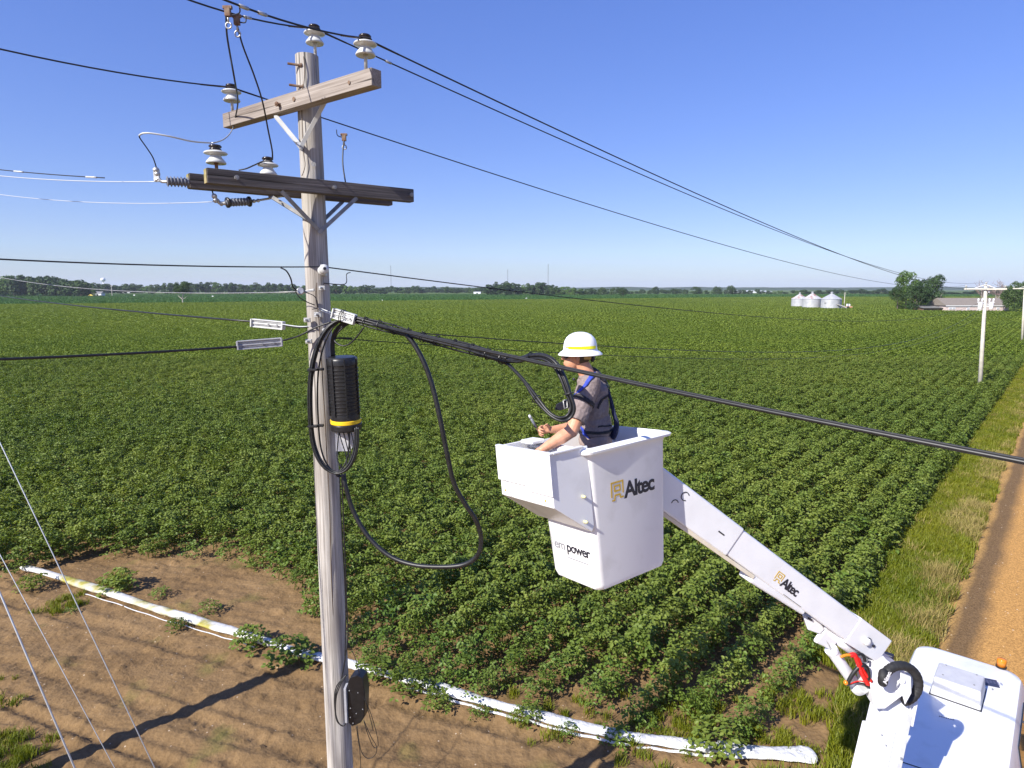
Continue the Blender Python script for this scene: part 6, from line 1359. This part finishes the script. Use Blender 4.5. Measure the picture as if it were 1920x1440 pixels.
t_ = MB(); c_ = P(1114, 800, 4.93); t_.lathe([(.10, -.04), (.136, .0), (.140, .05), (.12, .12)], c_ - ZU * .035, n=28)
for p in t_.v: p.y = c_.y + (p.y - c_.y) * 1.22
sh.add(t_.v, t_.f)
shirt = organic('shirt', sh, M['shirt'], man, .006, 4, disp=(.018, .055))
pa = MB(); ell(pa, P(1116, 825, 4.93), (.132, .168, .12), FW, SD)
for sg in (1, -1):
    hip = P(1116, 842, 4.93) + SD * .085 * sg; kn_ = Vector((hip.x - .01, hip.y, fl_z + .50)); an = Vector((hip.x + .01, hip.y, fl_z + .08))
    capsule(pa, hip, kn_, .098, .075); capsule(pa, kn_, an, .074, .062, flat_end=True)
organic('trousers', pa, M['pants'], man, .007, 4, disp=(.014, .06))
for sg in (1, -1):
    hip = P(1116, 842, 4.93) + SD * .085 * sg; an = Vector((hip.x + .01, hip.y, fl_z)); b_ = MB(); ell(b_, an + FW * .05 + ZU * .045, (.14, .05, .045), FW, SD); capsule(b_, an + ZU * .05, an + ZU * .15, .055, .052); organic('boot', b_, M['boot'], man, .008, 3)
t_ = MB(); c_ = P(1115, 803, 4.93); t_.tube([c_ + FW * .136 * math.cos(a) + SD * .172 * math.sin(a) for a in np.linspace(0, 2 * math.pi, 33)], .012, 6, cap=False); obj('belt', t_, M['black'], man, smooth=True)
# collar
t_ = MB(); nb2 = NB + ZU * .012; rr_ = []
for a in np.linspace(.35, 2 * math.pi - .35, 22): rr_.append(nb2 + FW * (.072 * math.cos(a)) + SD * (.078 * math.sin(a)) - ZU * (.020 * math.cos(a)))
t_.tube(rr_, .010, 6, flat=1.8); obj('collar', t_, M['shirt'], man, smooth=True)
# hair, glasses
t_ = MB(); ell(t_, HC - FW * .020 + ZU * .008, (.090, .0785, .085), FW, SD)
t2 = MB(); vv = []
t2.v = t_.v; t2.f = [q for q in t_.f if all(((t_.v[i] - HC).dot(FW) < -.012 or (t_.v[i] - HC).z > .045) and (t_.v[i] - HC).z > -.060 for i in q)]
obj('hair', t2, M['hair'], man, smooth=True)
t_ = MB()
for sg in (1, -1):
    t_.prism([HC + FW * .099 + SD * .006 * sg + ZU * .022, HC + FW * .082 + SD * .050 * sg + ZU * .022, HC + FW * .062 + SD * .066 * sg + ZU * .018, HC + FW * .064 + SD * .064 * sg - ZU * .004, HC + FW * .084 + SD * .046 * sg - ZU * .012, HC + FW * .098 + SD * .008 * sg - ZU * .008], FW * .004)
    t_.tube([HC + FW * .064 + SD * .068 * sg + ZU * .012, HC + FW * .02 + SD * .078 * sg + ZU * .008, HC - FW * .006 + SD * .080 * sg + ZU * .002], .0035, 5)
obj('sunglasses', t_, M['ink'], man)
# hard hat
hc = P(1088, 660, 4.93); HX = (FW - ZU * .02).normalized(); HZ = (ZU + FW * .02).normalized(); HY = HZ.cross(HX)
prof = [(1.29, -.022), (1.32, -.020), (1.30, -.014), (1.16, .004), (1.03, .014), (1.0, .024), (.985, .055), (.93, .085), (.82, .112), (.64, .134), (.42, .148), (.2, .154), (.01, .156)]
def hatsurf(rk, h, a, e=0.0): return hc + HX * ((.131 * rk + e) * math.cos(a)) + HY * ((.108 * rk + e) * math.sin(a)) + HZ * h
v = []; f = []; n = 36
for rk, h in prof: v += [hatsurf(rk, h, 2 * math.pi * k / n) for k in range(n)]
for i in range(len(prof) - 1):
    for k in range(n): f.append((i * n + k, i * n + (k + 1) % n, (i + 1) * n + (k + 1) % n, (i + 1) * n + k))
f.append(tuple((len(prof) - 1) * n + k for k in range(n))); hatv = [Vector(p) for p in v]
hat = link('hard_hat', v, f, M['hat'], man, smooth=True); so_ = hat.modifiers.new('thick', 'SOLIDIFY'); so_.thickness = .004; so_.offset = -1
v = []; f = []; sgn = 1 if (HY.y < 0) else -1; AA = np.linspace(.55, 2.62, 22)
for a in AA:
    k = 1.0 if .75 < a else .25
    v += [hatsurf(.998, .030 + (.010 * (1 - k)), sgn * a, .003), hatsurf(.988, .052 - (.008 * (1 - k)), sgn * a, .003)]
for i in range(len(AA) - 1): f.append((2 * i, 2 * i + 2, 2 * i + 3, 2 * i + 1))
bd = link('reflective_strip', v, f, M['hatband'], hat)
v = [p for a in np.linspace(0, 6.283, 33)[:-1] for p in (hatsurf(1.0, .012, a, -.012), hatsurf(.96, -.022, a, -.014))]; f = [((2 * i) % 64, (2 * i + 2) % 64, (2 * i + 3) % 64, (2 * i + 1) % 64) for i in range(32)]
link('inner_band', v, f, M['ink'], hat)
t_ = MB(); t_.box(P(1101, 670.5, 4.86), FW * .030, SD * .004, ZU * .014); obj('nape_pad', t_, mat('tan_leather', (.52, .33, .10), None), hat, bevel=.004)
t_ = MB(); ell(t_, P(1111, 672, 4.93), (.020, .03, .028), FW, SD); obj('ratchet_knob', t_, M['ink'], hat, smooth=True)
# harness webbing laid over the shirt
def webbing(name, pts, wd, m, tgt=shirt, parent=man, side=SD, k=10, off=.006):
    C = spline([Vector(p) for p in pts], k); g = MB(); v = []; f = []; nw = 4
    for i, c in enumerate(C):
        T = (C[min(i + 1, len(C) - 1)] - C[max(i - 1, 0)]).normalized(); S_ = T.cross(side).normalized()
        for j in range(nw + 1): v.append(c + S_ * wd * (j / nw - .5))
    for i in range(len(C) - 1):
        for j in range(nw): a = i * (nw + 1) + j; f.append((a, a + 1, a + nw + 2, a + nw + 1))
    o = link(name, v, f, m, parent, smooth=True); s_ = o.modifiers.new('wrap', 'SHRINKWRAP'); s_.target = tgt; s_.wrap_method = 'NEAREST_SURFACEPOINT'; s_.wrap_mode = 'ABOVE_SURFACE'; s_.offset = off
    t = o.modifiers.new('thick', 'SOLIDIFY'); t.thickness = .004; t.offset = 1; return o
webbing('shoulder_strap', [P(1122, 699, 4.80), P(1112, 703, 4.70), P(1099, 713, 4.64), P(1088, 727, 4.64), P(1080, 742, 4.68)], .042, M['blue'])
webbing('arm_band', [P(1074, 742, 4.68), P(1084, 741, 4.62), P(1098, 748, 4.60), P(1110, 757, 4.62), P(1121, 765, 4.68)], .036, M['black'])
webbing('back_strap', [P(1121, 766, 4.74), P(1129, 753, 4.76), P(1137, 741, 4.82)], .020, M['black'])
webbing('back_strap', [P(1122, 698, 4.92), P(1134, 716, 4.92), P(1141, 740, 4.92), P(1146, 765, 4.92), P(1149, 790, 4.92)], .038, M['navy'], side=Vector((1, -.3, .1)))
t_ = MB(); t_.tube(spline([P(1136, 722, 4.88), P(1146, 752, 4.84), P(1151, 775, 4.82), P(1156, 792, 4.82), P(1154, 808, 4.84), P(1148, 820, 4.88)], 6), [.008 + .0004 * i for i in range(31)], 8, flat=1.5); obj('lanyard_pack', t_, M['navy'], man, smooth=True)
t_ = MB(); t_.tube(spline([P(1106, 690, 4.93), P(1116, 694, 4.92), P(1126, 704, 4.9), P(1134, 716, 4.9)], 5), .010, 6, flat=1.8); obj('neck_pad', t_, M['ink'], man, smooth=True)
webbing('waist_strap', [P(1078, 796, 4.80), P(1090, 812, 4.78), P(1098, 824, 4.78), P(1102, 834, 4.80)], .035, M['blue'])
webbing('hip_strap', [P(1120, 799, 4.77), P(1134, 799, 4.78), P(1146, 798, 4.84)], .012, M['black'])
t_ = MB(); t_.prism([P(1040, 768, 4.80), P(1044, 758, 4.80), P(1060, 750, 4.82), P(1070, 752, 4.82), P(1070, 764, 4.82), P(1050, 770, 4.81)], (0, .012, 0)); obj('chest_strap', t_, M['ink'], man, bevel=.003)
t_ = MB(); rg = [P(1056, 751, 4.79), P(1063, 749, 4.79), P(1064, 764, 4.79), P(1058, 766, 4.79), P(1056, 751, 4.79)]; t_.tube(rg, .0045, 6); obj('buckle', t_, M['steel'], man, smooth=True)
t_ = MB(); t_.ball(P(1076, 711, 4.84), .011, 10, 6); obj('microphone', t_, M['ink'], man, smooth=True)
# marker held in the right hand
mk = empty('marker_pen', P(1003, 796, 4.93)); tag(mk, 'clear grey marker pen with pale cap in the worker\'s right hand', 'pen')
ma = P(992, 778, 4.93); mb_ = P(1013, 815, 4.955)
t_ = MB(); t_.tube([ma.lerp(mb_, .16), ma.lerp(mb_, .62)], .0105, 12); obj('barrel', t_, M['polymer'], mk, smooth=True)
t_ = MB(); t_.tube([ma, ma.lerp(mb_, .05), ma.lerp(mb_, .17)], [.006, .0105, .0112], 12); obj('cap', t_, M['card'], mk, smooth=True)
t_ = MB(); t_.tube([ma.lerp(mb_, .62), mb_], [.006, .0035], 10); obj('tip', t_, M['rust'], mk, smooth=True)

# ------------------------------------------------------------------ irrigation pipe and loose plants
PP = [(40, 1067), (75, 1074), (120, 1088), (160, 1101), (200, 1113), (250, 1130), (300, 1147), (350, 1161), (400, 1177), (440, 1188), (480, 1201), (520, 1214), (560, 1227), (600, 1236), (640, 1245), (700, 1261), (760, 1277), (800, 1286), (850, 1302), (900, 1317), (950, 1331), (1000, 1343), (1050, 1357), (1100, 1369), (1150, 1380), (1190, 1388), (1240, 1394), (1290, 1401), (1340, 1407), (1370, 1411), (1400, 1414), (1440, 1417), (1480, 1419), (1510, 1420), (1530, 1421)]
pipe = empty('irrigation_pipe', G(760, 1277)); tag(pipe, 'long white collapsed plastic irrigation pipe lying across the bare soil', 'irrigation pipe')
def pipe_part(name, pts, m, w0, hgt, seed, zc=.05):
    C = spline([G(px, py, .03) for px, py in pts], 6); rs = random.Random(seed); v = []; f = []; n = 14
    for i, c in enumerate(C):
        T = (C[min(i + 1, len(C) - 1)] - C[max(0, i - 1)]).normalized(); S_ = Vector((-T.y, T.x, 0)); ed = min(i, len(C) - 1 - i); tp = min(1, .35 + ed * .25)
        a_ = w0 * (1 + .16 * math.sin(i * .23 + seed) + .04 * math.sin(i * .9)) * tp; b_ = hgt * (1 + .25 * math.sin(i * .31 + 2) + .12 * rs.uniform(-1, 1)) * tp
        for k in range(n):
            t = 2 * math.pi * k / n; cr = 1 + .035 * rs.uniform(-1, 1)
            v.append(c + S_ * math.cos(t) * a_ * cr + Vector((0, 0, zc + max(-.9, math.sin(t)) * b_ * cr)))
    for i in range(len(C) - 1):
        for k in range(n): f.append((i * n + k, i * n + (k + 1) % n, (i + 1) * n + (k + 1) % n, (i + 1) * n + k))
    f.append(tuple(range(n))[::-1]); f.append(tuple((len(C) - 1) * n + k for k in range(n)))
    return link(name, v, f, m, pipe, smooth=True)
pipe_part('stained_length', PP[:12], M['polymoss'], .115, .06, 3); pipe_part('clean_length', PP[11:30], M['polypipe'], .110, .055, 5); pipe_part('flattened_end', PP[28:], M['polypipe'], .165, .035, 7)
def seam(pts, dy, r_):
    C = spline([G(px, py + dy, .02) for px, py in pts], 6); g = MB(); g.tube([c + Vector((0, 0, .015 + .01 * math.sin(i * .9))) for i, c in enumerate(C)], r_, 6, flat=.6); obj('loose_seam', g, M['polypipe'], pipe, smooth=True)
seam(PP[3:11], 14, .014); seam(PP[16:29], 13, .030)
LOOSE = [(62, 1105, .75, 0, 'dark soybean clump beside the left end of the white pipe'), (222, 1106, .95, 0, 'biggest soybean clump on the bare soil above the left part of the pipe'), (300, 1120, .55, 1, 'small yellowish seedling right of the big clump on the bare soil'),
         (392, 1150, .62, 1, 'yellowish seedling in the middle of the bare soil above the pipe'), (330, 1182, .5, 0, 'small plant with drooping stem just below the stained pipe'), (468, 1213, .8, 0, 'leafy plant growing over the pipe, two left of the wooden pole'),
         (545, 1244, 1.0, 0, 'large dark leafy plant hiding the pipe just left of the wooden pole'), (583, 1150, .55, 1, 'thin pale plant on the bare soil close left of the wooden pole'), (478, 1066, .6, 1, 'pale plant on the soil at the crop edge above the bare triangle'),
         (708, 1276, .85, 0, 'dark leafy plant hiding the pipe just right of the wooden pole'), (770, 1300, .95, 0, 'large dark leafy plant over the pipe, second right of the wooden pole'), (820, 1330, .55, 0, 'small clump below the pipe, third right of the wooden pole'), (896, 1345, .45, 1, 'small pale seedling below the pipe under the long cable loop'),
         (990, 1352, .6, 0, 'clump growing through the pipe left of the bucket'), (1066, 1380, .42, 1, 'tiny pale seedling on the lower edge of the pipe'), (1152, 1393, .65, 1, 'spreading pale clump over the pipe below the bucket'), (1342, 1412, 1.0, 0, 'tall dark soybean plant at the bottom edge covering the pipe'),
         (1205, 1362, .55, 1, 'pale bushy plant behind the pipe below the bucket'), (880, 1280, .6, 1, 'pale plant at a row end above the pipe'), (132, 1245 - 95, .35, 1, 'tiny pale weed below the left end of the pipe'), (1290, 1330, .7, 1, 'yellow green plant at a row end left of the boom foot')]
bushy = [soy_proto('bushy_soybean_mesh_%d' % i, M['soy'], seed=80 + i, nt=85, rad=.42, h=.62, size=.095) for i in range(2)] + [soy_proto('pale_bushy_soybean_mesh_%d' % i, M['soyyellow'], seed=90 + i, nt=55, rad=.40, h=.55, size=.085) for i in range(2)]
for px, py, sc_, ty_, lb in LOOSE:
    me = bushy[2 + R.randrange(2)] if ty_ else bushy[R.randrange(2)]
    o = bpy.data.objects.new('soybean_plant', me); COL.objects.link(o); o.location = G(px, py); o.scale = (sc_ * 1.08, sc_ * 1.08, sc_ * .85); o.rotation_euler = (R.uniform(-.1, .1), R.uniform(-.1, .1), R.uniform(0, 6.28))
    tag(o, lb, 'plant', 'loose soybean plants on the bare soil')

# ------------------------------------------------------------------ haze
m = bpy.data.materials.new('thin_haze'); m.use_nodes = True; t = m.node_tree; t.nodes.clear(); out = t.nodes.new('ShaderNodeOutputMaterial'); pv = t.nodes.new('ShaderNodeVolumePrincipled')
pv.inputs['Color'].default_value = (.80, .88, 1.0, 1); pv.inputs['Density'].default_value = 0.00010; pv.inputs['Anisotropy'].default_value = 0.0
t.links.new(pv.outputs[0], out.inputs['Volume'])
g = MB(); g.abox(-12000, 12000, -12000, 12000, -1.5, 110); hz = obj('haze', g, m, origin=(0, 0, 0)); hz['kind'] = 'stuff'
